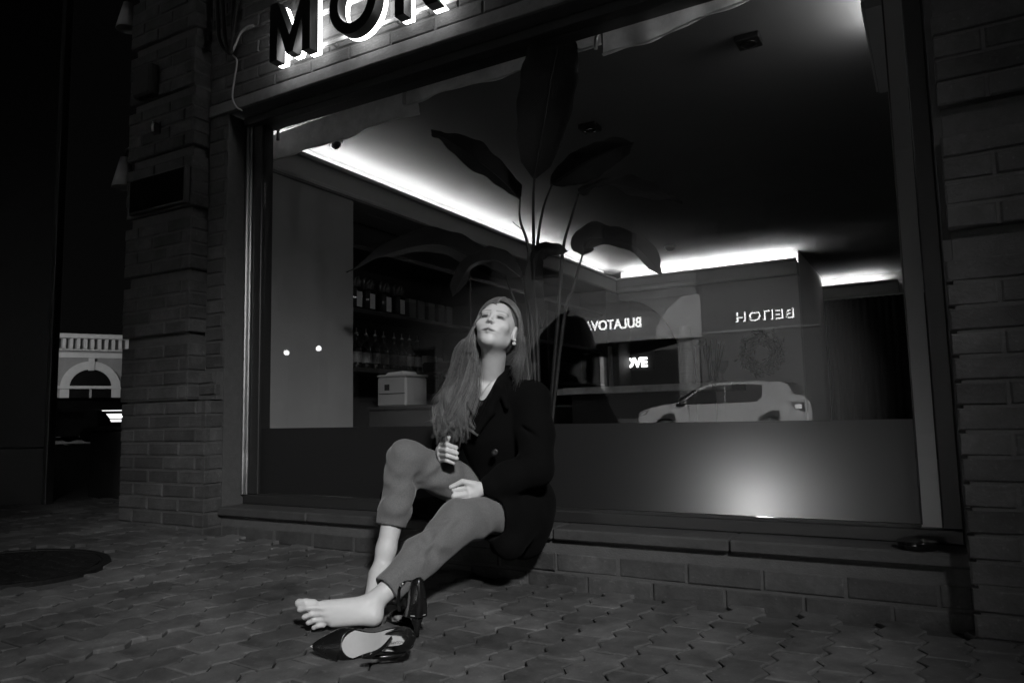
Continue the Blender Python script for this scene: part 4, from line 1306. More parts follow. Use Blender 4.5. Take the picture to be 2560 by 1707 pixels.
# ------------------------------------------------------------------ signed-distance modelling for the figure
class Field:
    def __init__(s, xs, ys, zs):
        s.xs, s.ys, s.zs = [np.asarray(a, np.float32) for a in (xs, ys, zs)]
        s.d = np.full((len(xs), len(ys), len(zs)), .06, np.float32)
    def window(s, lo, hi):
        out = []
        for a, l, h in zip((s.xs, s.ys, s.zs), lo, hi):
            i, j = int(np.searchsorted(a, l)), int(np.searchsorted(a, h))
            out.append(slice(max(0, i - 1), min(len(a), j + 1)))
        return tuple(out)
    def pts(s, w):
        return (s.xs[w[0]][:, None, None], s.ys[w[1]][None, :, None], s.zs[w[2]][None, None, :])
    def merge(s, w, dn, k, op):
        cur = s.d[w]
        if op == 'add':
            if k > 0:
                h = np.clip(.5 + .5 * (cur - dn) / k, 0, 1)
                s.d[w] = cur + (dn - cur) * h - k * h * (1 - h)
            else: s.d[w] = np.minimum(cur, dn)
        else:
            dn = -dn
            if k > 0:
                h = np.clip(.5 - .5 * (cur - dn) / k, 0, 1)
                s.d[w] = cur + (dn - cur) * h + k * h * (1 - h)
            else: s.d[w] = np.maximum(cur, dn)
    def cone(s, a, b, ra, rb, k=.01, op='add', flat=None):
        a = np.array(a, np.float32); b = np.array(b, np.float32)
        m = max(ra, rb) + .035 + k
        w = s.window(np.minimum(a, b) - m, np.maximum(a, b) + m)
        X, Y, Z = s.pts(w)
        ab = b - a; L2 = float(ab @ ab) + 1e-9
        t = np.clip(((X - a[0]) * ab[0] + (Y - a[1]) * ab[1] + (Z - a[2]) * ab[2]) / L2, 0, 1)
        dn = np.sqrt((X - a[0] - t * ab[0]) ** 2 + (Y - a[1] - t * ab[1]) ** 2 + (Z - a[2] - t * ab[2]) ** 2) - (ra + (rb - ra) * t)
        s.merge(w, dn.astype(np.float32), k, op)
    def chain(s, pts, rs, k=.01, op='add'):
        for i in range(len(pts) - 1): s.cone(pts[i], pts[i + 1], rs[i], rs[i + 1], k, op)
    def ell(s, c, r, basis=None, k=.01, op='add'):
        c = np.array(c, np.float32); r = np.array(r, np.float32)
        B = np.eye(3, dtype=np.float32) if basis is None else np.array(basis, np.float32)   # rows: axes
        m = float(max(r)) + .035 + k
        w = s.window(c - m, c + m)
        X, Y, Z = s.pts(w)
        X = X - c[0]; Y = Y - c[1]; Z = Z - c[2]
        q = [X * B[i][0] + Y * B[i][1] + Z * B[i][2] for i in range(3)]
        k0 = np.sqrt(sum((q[i] / r[i]) ** 2 for i in range(3)))
        k1 = np.sqrt(sum((q[i] / r[i] ** 2) ** 2 for i in range(3))) + 1e-6
        s.merge(w, (k0 * (k0 - 1) / k1).astype(np.float32), k, op)
    def cut(s, p, n, k=.004, lo=None, hi=None):
        """remove everything on the far side of a plane, inside a window"""
        w = s.window(lo, hi)
        X, Y, Z = s.pts(w)
        n = np.array(n, float); n /= np.linalg.norm(n)
        dn = -((X - p[0]) * n[0] + (Y - p[1]) * n[1] + (Z - p[2]) * n[2])
        s.merge(w, dn.astype(np.float32), k, 'sub')
    def surface(s):
        d = s.d; S = d < 0
        n0, n1, n2 = d.shape
        cnt = np.zeros((n0 - 1, n1 - 1, n2 - 1), np.uint8)
        for i in (0, 1):
            for j in (0, 1):
                for k in (0, 1):
                    cnt += S[i:n0 - 1 + i, j:n1 - 1 + j, k:n2 - 1 + k]
        cells = np.flatnonzero((cnt > 0) & (cnt < 8))
        ci, cj, ck = np.unravel_index(cells, cnt.shape)
        acc = np.zeros((len(cells), 3)); num = np.zeros(len(cells))
        corners = [(i, j, k) for i in (0, 1) for j in (0, 1) for k in (0, 1)]
        for a in corners:
            for b in corners:
                if sum(abs(x - y) for x, y in zip(a, b)) != 1 or a > b: continue
                da = d[ci + a[0], cj + a[1], ck + a[2]].astype(float); db = d[ci + b[0], cj + b[1], ck + b[2]].astype(float)
                x = (da < 0) != (db < 0)
                t = np.where(x, da / np.where(x, da - db, 1), 0)
                for ax, arr, idx in ((0, s.xs, ci), (1, s.ys, cj), (2, s.zs, ck)):
                    pa = arr[idx + a[ax]]; pb = arr[idx + b[ax]]
                    acc[:, ax] += np.where(x, pa + (pb - pa) * t, 0)
                num += x
        V = acc / num[:, None]
        def find(i, j, k):
            return np.searchsorted(cells, np.ravel_multi_index((i, j, k), cnt.shape))
        F = []
        for ax in range(3):
            sl0 = [slice(None)] * 3; sl1 = [slice(None)] * 3
            sl0[ax] = slice(0, -1); sl1[ax] = slice(1, None)
            A, B = S[tuple(sl0)], S[tuple(sl1)]
            i, j, k = np.nonzero(A != B)
            o = [i, j, k]
            u, v = (ax + 1) % 3, (ax + 2) % 3
            ok = (o[u] > 0) & (o[v] > 0) & (o[u] < d.shape[u] - 1) & (o[v] < d.shape[v] - 1)
            o = [q[ok] for q in o]
            ins = A[o[0], o[1], o[2]]
            def cell(du, dv):
                c = [q.copy() for q in o]; c[u] = c[u] - du; c[v] = c[v] - dv
                return find(*c)
            q = np.stack([cell(1, 1), cell(0, 1), cell(0, 0), cell(1, 0)], 1)
            q[~ins] = q[~ins][:, ::-1]
            F.append(q)
        return V, np.concatenate(F)

def np_mesh(V, F, smooth=True):
    me = bpy.data.meshes.new('figure')
    me.vertices.add(len(V)); me.vertices.foreach_set('co', V.astype(np.float32).ravel())
    me.loops.add(F.size); me.loops.foreach_set('vertex_index', F.astype(np.int32).ravel())
    me.polygons.add(len(F))
    me.polygons.foreach_set('loop_start', np.arange(0, F.size, 4, dtype=np.int32))
    me.polygons.foreach_set('use_smooth', [smooth] * len(F))
    me.update(calc_edges=True)
    return me

def axis(lo, hi, coarse, fine_lo=None, fine_hi=None, fine=None):
    if fine_lo is None: return np.arange(lo, hi, coarse)
    return np.concatenate([np.arange(lo, fine_lo, coarse), np.arange(fine_lo, fine_hi, fine), np.arange(fine_hi, hi, coarse)])

V3 = lambda *a: np.array(a, float)
# ---- head frame: R_ image right, U_ up the face, F_ out of the face
def head_frame(yaw, pitch, roll):
    base = V3(.5155, -.857, 0); right = V3(.857, .5155, 0)
    fh = math.cos(yaw) * base - math.sin(yaw) * right
    rh = math.cos(yaw) * right + math.sin(yaw) * base
    F_ = math.cos(pitch) * fh + math.sin(pitch) * V3(0, 0, 1)
    U_ = -math.sin(pitch) * fh + math.cos(pitch) * V3(0, 0, 1)
    R2 = math.cos(roll) * rh - math.sin(roll) * U_
    U2 = math.cos(roll) * U_ + math.sin(roll) * rh
    return R2, U2, F_
HR, HU, HF = head_frame(R(13), R(27.5), R(10))
EYES = V3(-1.394, 2.30, 1.007)
HO = EYES - .006 * HU - .080 * HF
HB = np.array([HR, HU, HF])
def hl(x, y, z): return HO + x * HR + y * (.86 if y < 0 else 1.06) * HU + z * HF
NECK = V3(-1.488, 2.425, .775)

bod = Field(axis(-1.95, -1.12, .0042, -1.56, -1.30, .0020), axis(1.56, 2.66, .0042, 2.20, 2.46, .0020), axis(0.0, 1.17, .0040, .87, 1.13, .0020))
# head
bod.ell(hl(0, .026, -.018), (.072, .087, .092), HB, .01)
bod.ell(hl(0, -.022, .030), (.0600, .080, .058), HB, .03)
bod.cone(hl(-.042, -.060, .005), hl(-.011, -.094, .056), .019, .0140, .02)
bod.cone(hl(.042, -.060, .005), hl(.011, -.094, .056), .019, .0140, .02)
bod.ell(hl(0, -.098, .061), (.017, .013, .014), HB, .018)
for s in (-1, 1):
    bod.ell(hl(s * .040, -.024, .058), (.022, .018, .018), HB, .02)
    bod.ell(hl(s * .026, .026, .0735), (.024, .008, .009), HB, .022)
bod.ell(hl(0, .048, .058), (.042, .026, .019), HB, .025)
bod.ell(hl(0, -.060, .066), (.032, .018, .0150), HB, .014)
for s in (-1, 1):
    bod.ell(hl(s * .031, .007, .098), (.0190, .0115, .0155), HB, .012, 'sub')
    bod.ell(hl(s * .0305, .005, .0705), (.0150, .0125, .0130), HB, .004)
    bod.cone(hl(s * .018, .010, .084), hl(s * .043, .007, .075), .0035, .003, .004)
bod.cone(hl(0, .016, .0835), hl(0, -.020, .0975), .0060, .0075, .010)
bod.ell(hl(0, -.0235, .0965), (.0088, .0075, .0085), HB, .006)
for s in (-1, 1):
    bod.ell(hl(s * .0100, -.0265, .0885), (.0062, .0060, .009), HB, .006)
    bod.ell(hl(s * .0056, -.0315, .0945), (.0032, .0026, .0052), HB, .002, 'sub')
bod.cone(hl(-.029, -.0630, .071), hl(0, -.0590, .0860), .0030, .0048, .004)
bod.cone(hl(.029, -.0630, .071), hl(0, -.0590, .0860), .0030, .0048, .004)
bod.cone(hl(-.025, -.0675, .073), hl(0, -.0705, .0840), .0036, .0058, .005)
bod.cone(hl(.025, -.0675, .073), hl(0, -.0705, .0840), .0036, .0058, .005)
bod.cone(hl(-.026, -.0650, .083), hl(.026, -.0650, .083), .0014, .0016, .0025, 'sub')
for s in (-1, 1):
    bod.ell(hl(s * .073, -.008, -.006), (.008, .030, .018), HB, .008)
    bod.ell(hl(s * .081, -.004, -.002), (.004, .018, .009), HB, .004, 'sub')
# neck, shoulders, trunk
bod.cone(hl(0, -.050, -.022), NECK, .047, .050, .03)
bod.cone(hl(0, -.07, .015), NECK + V3(.02, -.03, .0), .028, .025, .03)
SHL, SHR = V3(-1.318, 2.445, .700), V3(-1.672, 2.46, .735)
bod.chain([SHL, NECK + V3(0, .01, -.045), SHR], [.045, .055, .045], .04)
CH = V3(-1.475, 2.47, .58); PEL = V3(-1.43, 2.50, .33)
bod.cone(NECK + V3(0, .02, -.08), CH, .085, .10, .04)
bod.cone(CH, PEL, .10, .12, .05)
bod.chain([NECK + V3(-.075, -.035, -.012), NECK + V3(.0, -.058, -.03), NECK + V3(.08, -.02, -.025)], [.012, .014, .012], .02)
# legs (mostly under the trousers)
HIPL, HIPR = V3(-1.345, 2.49, .31), V3(-1.535, 2.50, .315)
KNL, KNR = V3(-1.425, 2.105, .285), V3(-1.722, 2.20, .487)
ANL, ANR = V3(-1.530, 1.790, .084), V3(-1.748, 2.085, .098)
bod.cone(HIPL, KNL, .075, .050, .02); bod.cone(HIPR, KNR, .075, .050, .02)
bod.cone(KNL, ANL, .048, .029, .02)
bod.chain([KNR, KNR + (ANR - KNR) * .35, KNR + (ANR - KNR) * .8, ANR], [.044, .044, .034, .033], .02)
# her left foot, lying on its outer edge with the toes fanned
TT = [(-1.668, 1.620, .106), (-1.658, 1.614, .090), (-1.643, 1.617, .070), (-1.637, 1.627, .052), (-1.628, 1.640, .036)]
TB = [(-1.632, 1.640, .104), (-1.615, 1.636, .095), (-1.612, 1.642, .077), (-1.610, 1.649, .059), (-1.606, 1.656, .042)]
TR = [.0130, .0090, .0086, .0082, .0078]
HEEL = V3(-1.518, 1.775, .050)
bod.cone(ANL, HEEL, .029, .023, .02)
bod.cone(ANL + V3(-.02, -.03, -.004), V3(-1.612, 1.662, .094), .026, .0165, .02)
bod.cone(ANL + V3(-.02, -.03, -.014), V3(-1.600, 1.668, .070), .027, .018, .02)
bod.cone(HEEL, V3(-1.592, 1.680, .046), .026, .015, .025)
for a, b, r_ in zip(TB, TT, TR):
    a = np.array(a); b = np.array(b); m = (a + b) / 2 + V3(.004, -.006, .004)
    bod.cone(a, m, r_ * 1.02, r_ * .88, .006); bod.cone(m, b, r_ * .88, r_, .003)
bod.ell(ANL + V3(.004, -.026, .006), (.010, .009, .011), None, .012)
for i in range(4):
    bod.cone(np.array(TB[i]) + V3(.012, .008, -.002), ANL + V3(-.035, -.046, .004 - .006 * i), .0035, .0030, .012)
# her right foot, flat on the paving behind the left shin
bod.cone(ANR, V3(-1.752, 2.115, .050), .034, .028, .02)
bod.cone(ANR + V3(.01, -.03, -.005), V3(-1.682, 1.955, .045), .033, .022, .02)
bod.cone(V3(-1.75, 2.10, .045), V3(-1.660, 1.94, .040), .024, .018, .02)
for i in range(5):
    a = V3(-1.700 + i * .018, 1.945 + i * .004, .040); b = a + V3(.02, -.045 + i * .005, -.006)
    bod.cone(a, b, .011 - i * .0006, .0095 - i * .0005, .004)
# arms and hands
ELL, ELR = V3(-1.262, 2.35, .452), V3(-1.715, 2.47, .545)
WRL, WRR = V3(-1.395, 2.205, .392), V3(-1.636, 2.305, .517)
bod.cone(SHL, ELL, .04, .035, .02); bod.cone(SHR, ELR, .04, .035, .02)
bod.cone(ELL, WRL, .034, .0225, .01); bod.cone(ELR, WRR, .034, .0225, .01)
def hand(mcp, pip, dip, tip, thumb, wrist, rf):
    mcp, pip, dip, tip, thumb = [[np.array(p, float) for p in q] for q in (mcp, pip, dip, tip, thumb)]
    for i in range(4):
        bod.cone(wrist + (mcp[i] - wrist) * .25, mcp[i], .0165, .0105, .010)
    for i in range(3):
        bod.cone(mcp[i], mcp[i + 1], .0100, .0100, .006)
    for i in range(4):
        r_ = rf * (1, 1.04, .99, .88)[i]
        bod.cone(mcp[i], pip[i], r_ * 1.08, r_ * 1.02, .003)
        bod.cone(pip[i], dip[i], r_ * .98, r_ * .92, .0015)
        bod.cone(dip[i], tip[i], r_ * .92, r_ * .80, .0015)
    bod.cone(wrist + (thumb[0] - wrist) * .4, thumb[0], .015, .013, .010)
    bod.cone(thumb[0], thumb[1], .0125, .0098, .004)
    bod.cone(thumb[1], thumb[2], .0096, .0078, .002)
hand([(-1.604, 2.262, .542), (-1.612, 2.262, .522), (-1.612, 2.262, .503), (-1.605, 2.262, .486)],
     [(-1.552, 2.225, .543), (-1.553, 2.222, .5235), (-1.553, 2.224, .504), (-1.559, 2.23, .4855)],
     [(-1.521, 2.235, .531), (-1.517, 2.232, .5115), (-1.519, 2.234, .493), (-1.537, 2.24, .4765)],
     [(-1.543, 2.262, .526), (-1.542, 2.262, .507), (-1.542, 2.262, .489), (-1.556, 2.262, .474)],
     [(-1.602, 2.272, .520), (-1.582, 2.262, .548), (-1.566, 2.255, .568)], WRR, .0088)
hand([(-1.426, 2.165, .396), (-1.419, 2.165, .377), (-1.423, 2.165, .358), (-1.436, 2.17, .341)],
     [(-1.468, 2.140, .390), (-1.464, 2.134, .3705), (-1.459, 2.139, .352), (-1.456, 2.150, .336)],
     [(-1.481, 2.170, .379), (-1.478, 2.170, .360), (-1.470, 2.170, .344), (-1.466, 2.175, .330)],
     [(-1.459, 2.182, .378), (-1.456, 2.182, .360), (-1.453, 2.182, .346), (-1.453, 2.182, .334)],
     [(-1.410, 2.180, .408), (-1.437, 2.148, .420), (-1.472, 2.128, .402)], WRL, .0092)
BV, BF = bod.surface()
body_me = np_mesh(BV, BF)
# skin tone per vertex: dark lips, brows, lashes; shade painted into nostrils and hollows
loc = (BV - HO) @ HB.T
x, y, z = np.abs(loc[:, 0]), np.where(loc[:, 1] < 0, loc[:, 1] / .86, loc[:, 1] / 1.06), loc[:, 2]
near = (z > .045) & (np.abs(y) < .13) & (x < .08)
tone = np.ones(len(BV))
g = lambda d, w: np.exp(-(d / w) ** 4)
lip_y = -.0645 + .004 * np.minimum(1, x / .02) ** 2 * .2
tone -= .74 * g(x, .0300) * g(y - lip_y, .0085 * (1.1 - np.minimum(1, x / .031) * .70) + .0005) * near * (z > .06)
tone -= .25 * g(x, .026) * g(y + .065, .0016) * near * (z > .06)  # shade of the parting between the lips, painted in
br_y = .026 + .05 * (x - .012) * (x < .036) + (.0012 - .16 * (x - .036)) * (x >= .036)
tone -= .34 * ((x > .010) & (x < .053)) * g(y - br_y, .0040 - .03 * np.maximum(0, x - .02)) * near
ey = .0035 - .055 * np.abs(x - .0305)
tone -= .93 * g(x - .0310, .0150) * g(y - ey, .0070) * near
tone -= .30 * g(x - .0305, .016) * g(y - .0155 + 8 * (x - .0305) ** 2, .0022) * near  # lid crease drawn as a painted line of shade
tone -= .12 * g(x - .0305, .020) * g(y - .010, .010) * near  # eye socket toned slightly darker
tone -= .7 * g(x - .0058, .0042) * g(y + .0335, .0036) * near * (z > .085)  # nostril shade put into the colour
tone -= .10 * g(x - .045, .014) * g(y + .040, .012) * near  # hollow below each cheekbone toned darker
tone = np.clip(tone, .06, 1.0)
at = body_me.attributes.new('tone', 'FLOAT', 'POINT'); at.data.foreach_set('value', tone.astype(np.float32))
skin = M('skin', .64, .48, spec=.4, var=(40, .05), bump=(400, .08, .001))
n = skin.node_tree; b_ = n.nodes['Principled BSDF']
an = n.nodes.new('ShaderNodeAttribute'); an.attribute_name = 'tone'
src = b_.inputs['Base Color'].links[0].from_socket
mu = n.nodes.new('ShaderNodeMath'); mu.operation = 'MULTIPLY'
n.links.new(src, mu.inputs[0]); n.links.new(an.outputs['Fac'], mu.inputs[1])
n.links.new(mu.outputs[0], b_.inputs['Base Color'])
b_.inputs['Subsurface Weight'].default_value = .12
b_.inputs['Subsurface Radius'].default_value = (.012, .012, .012)
b_.inputs['Subsurface Scale'].default_value = .5
person = put('person', body_me, skin)
tag(person, 'woman in a black coat and grey trousers sitting barefoot on the sill', 'person')

# ---- trousers
tr = Field(axis(-1.92, -1.22, .0046), axis(1.70, 2.62, .0046), axis(.02, .60, .0046))
def leg(hip, kn, an, rh, rk, rc, rhem, t_hem, seed):
    q = random.Random(seed)
    tr.cone(hip, kn, rh, rk, .03)
    e = kn + (an - kn) * t_hem
    mid = kn + (an - kn) * .45
    tr.cone(kn, mid, rk * .98, rc, .03)
    tr.cone(mid, e + (an - kn) * .06, rc, rhem, .02)
    return e
eL = leg(HIPL, KNL + V3(0, 0, .004), ANL, .074, .072, .064, .046, .86, 1)
eR = leg(HIPR, KNR + V3(0, 0, .004), ANR, .086, .068, .059, .050, .60, 2)
tr.cone(HIPL + V3(-.03, 0, 0), HIPR, .08, .08, .05)
# folds: ridges and furrows pulled from the back of each knee
def fold(a, b, ra, rb, op, k=.012): tr.cone(a, b, ra, rb, k, op)
def around(c, ax_, r0, a0, a1, up_):
    ax_ = ax_ / np.linalg.norm(ax_); u = up_ - ax_ * (up_ @ ax_); u /= np.linalg.norm(u); w = np.cross(ax_, u)
    return [c + r0 * (math.cos(t) * u + math.sin(t) * w) for t in np.linspace(a0, a1, 8)]
toC = V3(.5, -.8, .1)
def ringfold(c, ax_, r0, a0, a1, rr, op, tilt=0):
    P = around(c, ax_, r0, a0, a1, toC)
    for i in range(7):
        k_ = math.sin(math.pi * (i + .5) / 7)
        tr.cone(P[i] + ax_ * tilt * i, P[i + 1] + ax_ * tilt * (i + 1), rr * .55 * (.2 + .8 * k_), rr * .55 * (.2 + .8 * k_), .034, op)
dR, dRt = (ANR - KNR) / .39, (HIPR - KNR) / .4
dL, dLt = (ANL - KNL) / .41, (HIPL - KNL) / .4
ringfold(KNR + dR * .075, dR, .072, -.2, 1.5, .008, 'sub', .012)
ringfold(KNR + dRt * .09, dRt, .078, -1.2, .9, .008, 'sub', -.006)
ringfold(KNR + dRt * .15, dRt, .082, -1.2, 1.0, .008, 'sub', -.010)
ringfold(KNR + dRt * .21, dRt, .088, -1.2, 1.0, .008, 'sub', .008)
ringfold(KNL + dL * .13, dL, .074, -1.0, .7, .009, 'sub', .014)
ringfold(KNL + dL * .215, dL, .068, -1.0, .8, .007, 'sub', -.012)
ringfold(KNL + dL * .055, dL, .080, .2, 1.6, .007, 'sub', .010)
ringfold(KNL + dLt * .06, dLt, .082, -.6, 1.2, .007, 'sub', .012)
# pressed crease down the front of each leg
tr.cone(KNL + V3(.03, -.065, .02), eL + V3(.02, -.040, .010), .006, .004, .015)
Xg, Yg, Zg = tr.xs[:, None, None], tr.ys[None, :, None], tr.zs[None, None, :]
tr.d += (.0032 * np.sin(46 * Zg + 30 * Xg + 3 * np.sin(17 * Yg + 9 * Xg)) * np.sin(11 * Zg - 19 * Xg + 13 * Yg + 1.0)
         + .0024 * np.sin(70 * Zg - 52 * Yg + 4 * np.sin(13 * Xg + 8 * Zg)) * np.sin(23 * Xg + 9 * Zg)).astype(np.float32)
# cut the hems and hollow them a little
for e, an_, kn_, hole in ((eL, ANL, KNL, .037), (eR, ANR, KNR, .042)):
    nn = an_ - kn_
    tr.cut(e, nn, .003, e - .16, e + .16)
    nn = nn / np.linalg.norm(nn)
    tr.cone(e - nn * .03, e + nn * .03, hole, hole + .002, .002, 'sub')
TV, TF = tr.surface()
WOOL = M('grey_wool', .15, .95, spec=.2, var=(260, .28), bump=(500, .35, .0015), sheen=.25)
put('trousers', np_mesh(TV, TF), WOOL, person)

# ---- black coat
ct_ = Field(axis(-2.22, -1.12, .006), axis(2.10, 2.70, .006), axis(.06, .92, .006))
ct_.cone(CH + V3(0, .01, 0), PEL + V3(-.015, 0, .04), .140, .135, .06)
ct_.chain([SHL + V3(.004, .0, .002), NECK + V3(0, .02, -.055), SHR + V3(-.004, 0, .002)], [.064, .080, .064], .05)
ct_.cone(NECK + V3(0, .02, -.07), CH, .12, .150, .05)
ct_.chain([SHL, (SHL + ELL) / 2 + V3(.012, 0, 0), ELL + V3(.008, .0, 0)], [.068, .066, .064], .03)
ct_.chain([ELL, (ELL + WRL) / 2, WRL + V3(.028, .028, .005)], [.064, .058, .047], .02)
ct_.chain([SHR, (SHR + ELR) / 2 + V3(-.008, 0, 0), ELR], [.066, .062, .058], .03)
ct_.chain([ELR, (ELR + WRR) / 2, WRR + (ELR - WRR) * .26], [.056, .048, .040], .02)
# skirt of the coat over the sill and down in front of it
ct_.ell((-1.372, 2.48, .30), (.090, .14, .12), None, .04)
ct_.ell((-1.37, 2.44, .22), (.105, .075, .11), None, .04)
ct_.cone((-1.32, 2.45, .26), (-1.44, 2.39, .165), .07, .035, .03)
ct_.cone((-1.60, 2.56, .27), (-2.12, 2.60, .255), .07, .028, .04)
ct_.cone((-2.0, 2.59, .27), (-2.13, 2.59, .30), .03, .036, .03)
# front opening: a wedge from the throat down, and room for the thighs
ct_.cone(NECK + V3(.03, -.075, .06), V3(-1.500, 2.30, .615), .058, .018, .012, 'sub')
ct_.cone(NECK + V3(.0, -.03, .10), NECK + V3(.0, -.02, .02), .055, .060, .012, 'sub')
ct_.cone(HIPR + V3(-.02, -.10, .02), KNR, .082, .082, .02, 'sub')
ct_.cone(HIPL + V3(-.012, 0, 0), HIPL + (KNL - HIPL) * .52, .096, .100, .03)
ct_.cone(HIPL + (KNL - HIPL) * .3 + V3(.02, 0, -.03), HIPL + (KNL - HIPL) * .52 + V3(.05, 0, -.10), .10, .06, .03)
ct_.cone(HIPL + (KNL - HIPL) * .66, KNL, .083, .083, .01, 'sub')
# collar and lapels
ct_.chain([NECK + V3(-.075, .02, .015), NECK + V3(-.02, .065, .045), NECK + V3(.055, .055, .040), NECK + V3(.082, .005, .020), V3(-1.400, 2.345, .745), V3(-1.425, 2.318, .66), V3(-1.475, 2.292, .575)], [.018, .022, .022, .020, .020, .018, .010], .010)
ct_.cone(V3(-1.392, 2.350, .745), V3(-1.365, 2.342, .675), .016, .010, .008)
ct_.cut((-1.5, 2.685, .4), (0, 1, 0), .004, V3(-2.3, 2.5, .0), V3(-1.0, 2.8, 1.0))
# cloth folds on sleeves and skirt
for (a, b, r_) in (((-1.245, 2.29, .52), (-1.33, 2.30, .47), .008), ((-1.225, 2.32, .56), (-1.30, 2.34, .60), .008), ((-1.30, 2.25, .43), (-1.32, 2.27, .36), .007),
                   ((-1.72, 2.37, .50), (-1.76, 2.40, .60), .008)):
    ct_.cone(a, b, r_, r_ * .6, .014, 'sub')
CV, CF = ct_.surface()
COAT = M('coat_wool', .0045, .95, spec=.06, bump=(350, .3, .002), sheen=.01)
coat = put('coat', np_mesh(CV, CF), COAT, person)
for (px_, py_, pz_) in ((-1.395, 2.300, .512),):
    c = V3(px_, py_, pz_); nn = Vector((.45, -.88, .1)).normalized()
    MB().lathe([(.012, 0), (.013, .002), (.012, .005), (.008, .006), (0, .0045)], 18).build('button', M('button_black', .012, .3), coat, True, mtx=Matrix.Translation(c) @ nn.to_track_quat('Z', 'Y').to_matrix().to_4x4())
# dark top under the coat
tp = Field(axis(-1.72, -1.25, .006), axis(2.26, 2.62, .006), axis(.30, .74, .006))
tp.cone(NECK + V3(0, .02, -.08), CH, .092, .112, .04)
tp.cone(CH, PEL, .112, .13, .05)
tp.ell(CH + V3(-.03, -.06, .08), (.10, .06, .06), None, .03)
tp.cut(V3(-1.48, 2.33, .690), (0.15, -.35, 1), .004, V3(-1.9, 2.1, .5), V3(-1.1, 2.8, .9))
QV, QF = tp.surface()
put('top', np_mesh(QV, QF), M('top_black', .015, .9), person)

# ---- hair: long straight locks parted near the middle, most of it over her right shoulder
HAIR = M('fair_hair', .135, .34, spec=.6, var=(90, .25))
hc = Field(axis(-1.76, -1.28, .0036), axis(2.22, 2.56, .0036), axis(.56, 1.16, .0036))
hc.ell(hl(0, .034, -.024), (.077, .091, .096), HB, .0)
hc.ell(hl(0, -.015, -.052), (.066, .070, .052), HB, .03)
hc.ell(hl(.002, -.034, .085), (.057, .093, .080), HB, .008, 'sub')
hc.ell(hl(0, -.10, .02), (.06, .06, .06), HB, .01, 'sub')
_g = [V3(-1.505, 2.37, .99), V3(-1.530, 2.365, .925), V3(-1.560, 2.36, .855), V3(-1.575, 2.345, .765), V3(-1.588, 2.318, .672), V3(-1.575, 2.298, .610)]
hc.chain(_g, [.018, .018, .020, .021, .018, .008], .02)
HV, HFc = hc.surface()
hr = MB(); HTONE = []
HRD = random.Random(21)
def lock(P, r0, r1, n=20, wave=0.0, ph=0.0, tn=None):
    S_ = spline(P, n)
    pts = []
    for i, p in enumerate(S_):
        t = i / (n - 1)
        wv = wave * max(0, t - .45) * 2
        pts.append(Vector(p) + Vector((math.sin(ph + 11 * t) * wv, math.cos(ph * 1.3 + 9 * t) * wv * .6, 0)))
    HTONE.extend([tn or HRD.uniform(.45, 1.5)] * (4 * n))
    hr.tube(pts, [r0 + (r1 - r0) * (i / (n - 1)) for i in range(n)], 4)
inner = [V3(-1.467, 2.30, 1.009), V3(-1.490, 2.31, .928), V3(-1.485, 2.315, .853), V3(-1.490, 2.305, .748), V3(-1.512, 2.268, .640), V3(-1.520, 2.258, .560)]
outer = [V3(-1.540, 2.385, 1.00), V3(-1.600, 2.40, .935), V3(-1.675, 2.395, .870), V3(-1.722, 2.390, .79), V3(-1.735, 2.368, .70), V3(-1.680, 2.325, .600)]
back_ = [V3(-1.50, 2.43, 1.00), V3(-1.56, 2.45, .92), V3(-1.61, 2.44, .85), V3(-1.66, 2.41, .77), V3(-1.68, 2.37, .69), V3(-1.62, 2.31, .60)]
outer = [a_ + .56 * (b_2 - a_) for a_, b_2 in zip(inner, outer)]
def scalp(side, phi, z_, lv=1.0):
    k_ = math.sqrt(max(.05, 1 - ((z_ + .024) / .108) ** 2))
    f_ = max(0.0, min(1.0, (z_ + .02) / .08)) * (.05 + .75 * lv)
    q_ = HO + side * ((.084 + .010 * f_) * math.sin(phi) * k_) * HR + (.036 + (.099 + .022 * f_) * math.cos(phi) * k_) * HU + z_ * HF
    return q_
clumps = 130
for c_ in range(clumps):
    t = (c_ + HRD.random()) / clumps
    t = HRD.random() if c_ % 3 == 0 else t
    w = HRD.random()
    lv = HRD.random()
    rz = .070 - .138 * t + HRD.gauss(0, .005)
    G = [inner[i] * (1 - t) + outer[i] * t for i in range(6)]
    if w > .68: G = [g_ * .5 + b2 * .5 for g_, b2 in zip(G, back_)]
    jx = V3(HRD.gauss(0, .006), HRD.gauss(0, .012), HRD.gauss(0, .004))
    end = HRD.choice([4, 5, 5, 5])
    tipo = V3(HRD.gauss(0, .022), HRD.gauss(0, .012), HRD.gauss(0, .030))
    ph = HRD.choice([0, .6, 1.2, 3.4, 4.0]) + HRD.gauss(0, .4)
    amp = HRD.uniform(.012, .038)
    base_tone = HRD.uniform(.5, 1.5)
    for q in range(18):
        e3 = V3(HRD.gauss(0, 1), HRD.gauss(0, 1), HRD.gauss(0, .6))
        rz2 = rz + HRD.gauss(0, .003)
        P = [scalp(-1, -.12 + HRD.gauss(0, .03), rz2, lv), scalp(-1, .35, rz2 - .002, lv), scalp(-1, .80, rz2 - .010, lv), scalp(-1, 1.20, rz2 - .020, lv), scalp(-1, 1.58, min(.034, rz2 - .026), lv)]
        P = [p_ + e3 * .0012 for p_ in P]
        P = P + [g_ + jx * (.3 + .22 * i) + e3 * (.0055, .0062, .0060, .0050, .0028)[i] for i, g_ in enumerate(G[1:end + 1])]
        P[-1] = P[-1] + tipo
        CT = base_tone * HRD.uniform(.8, 1.2)
        lock(P, .0010, .0004, 26, amp, ph, CT)
rg = [V3(-1.338, 2.365, 1.005), V3(-1.330, 2.385, .938), V3(-1.331, 2.39, .880), V3(-1.347, 2.375, .818)]
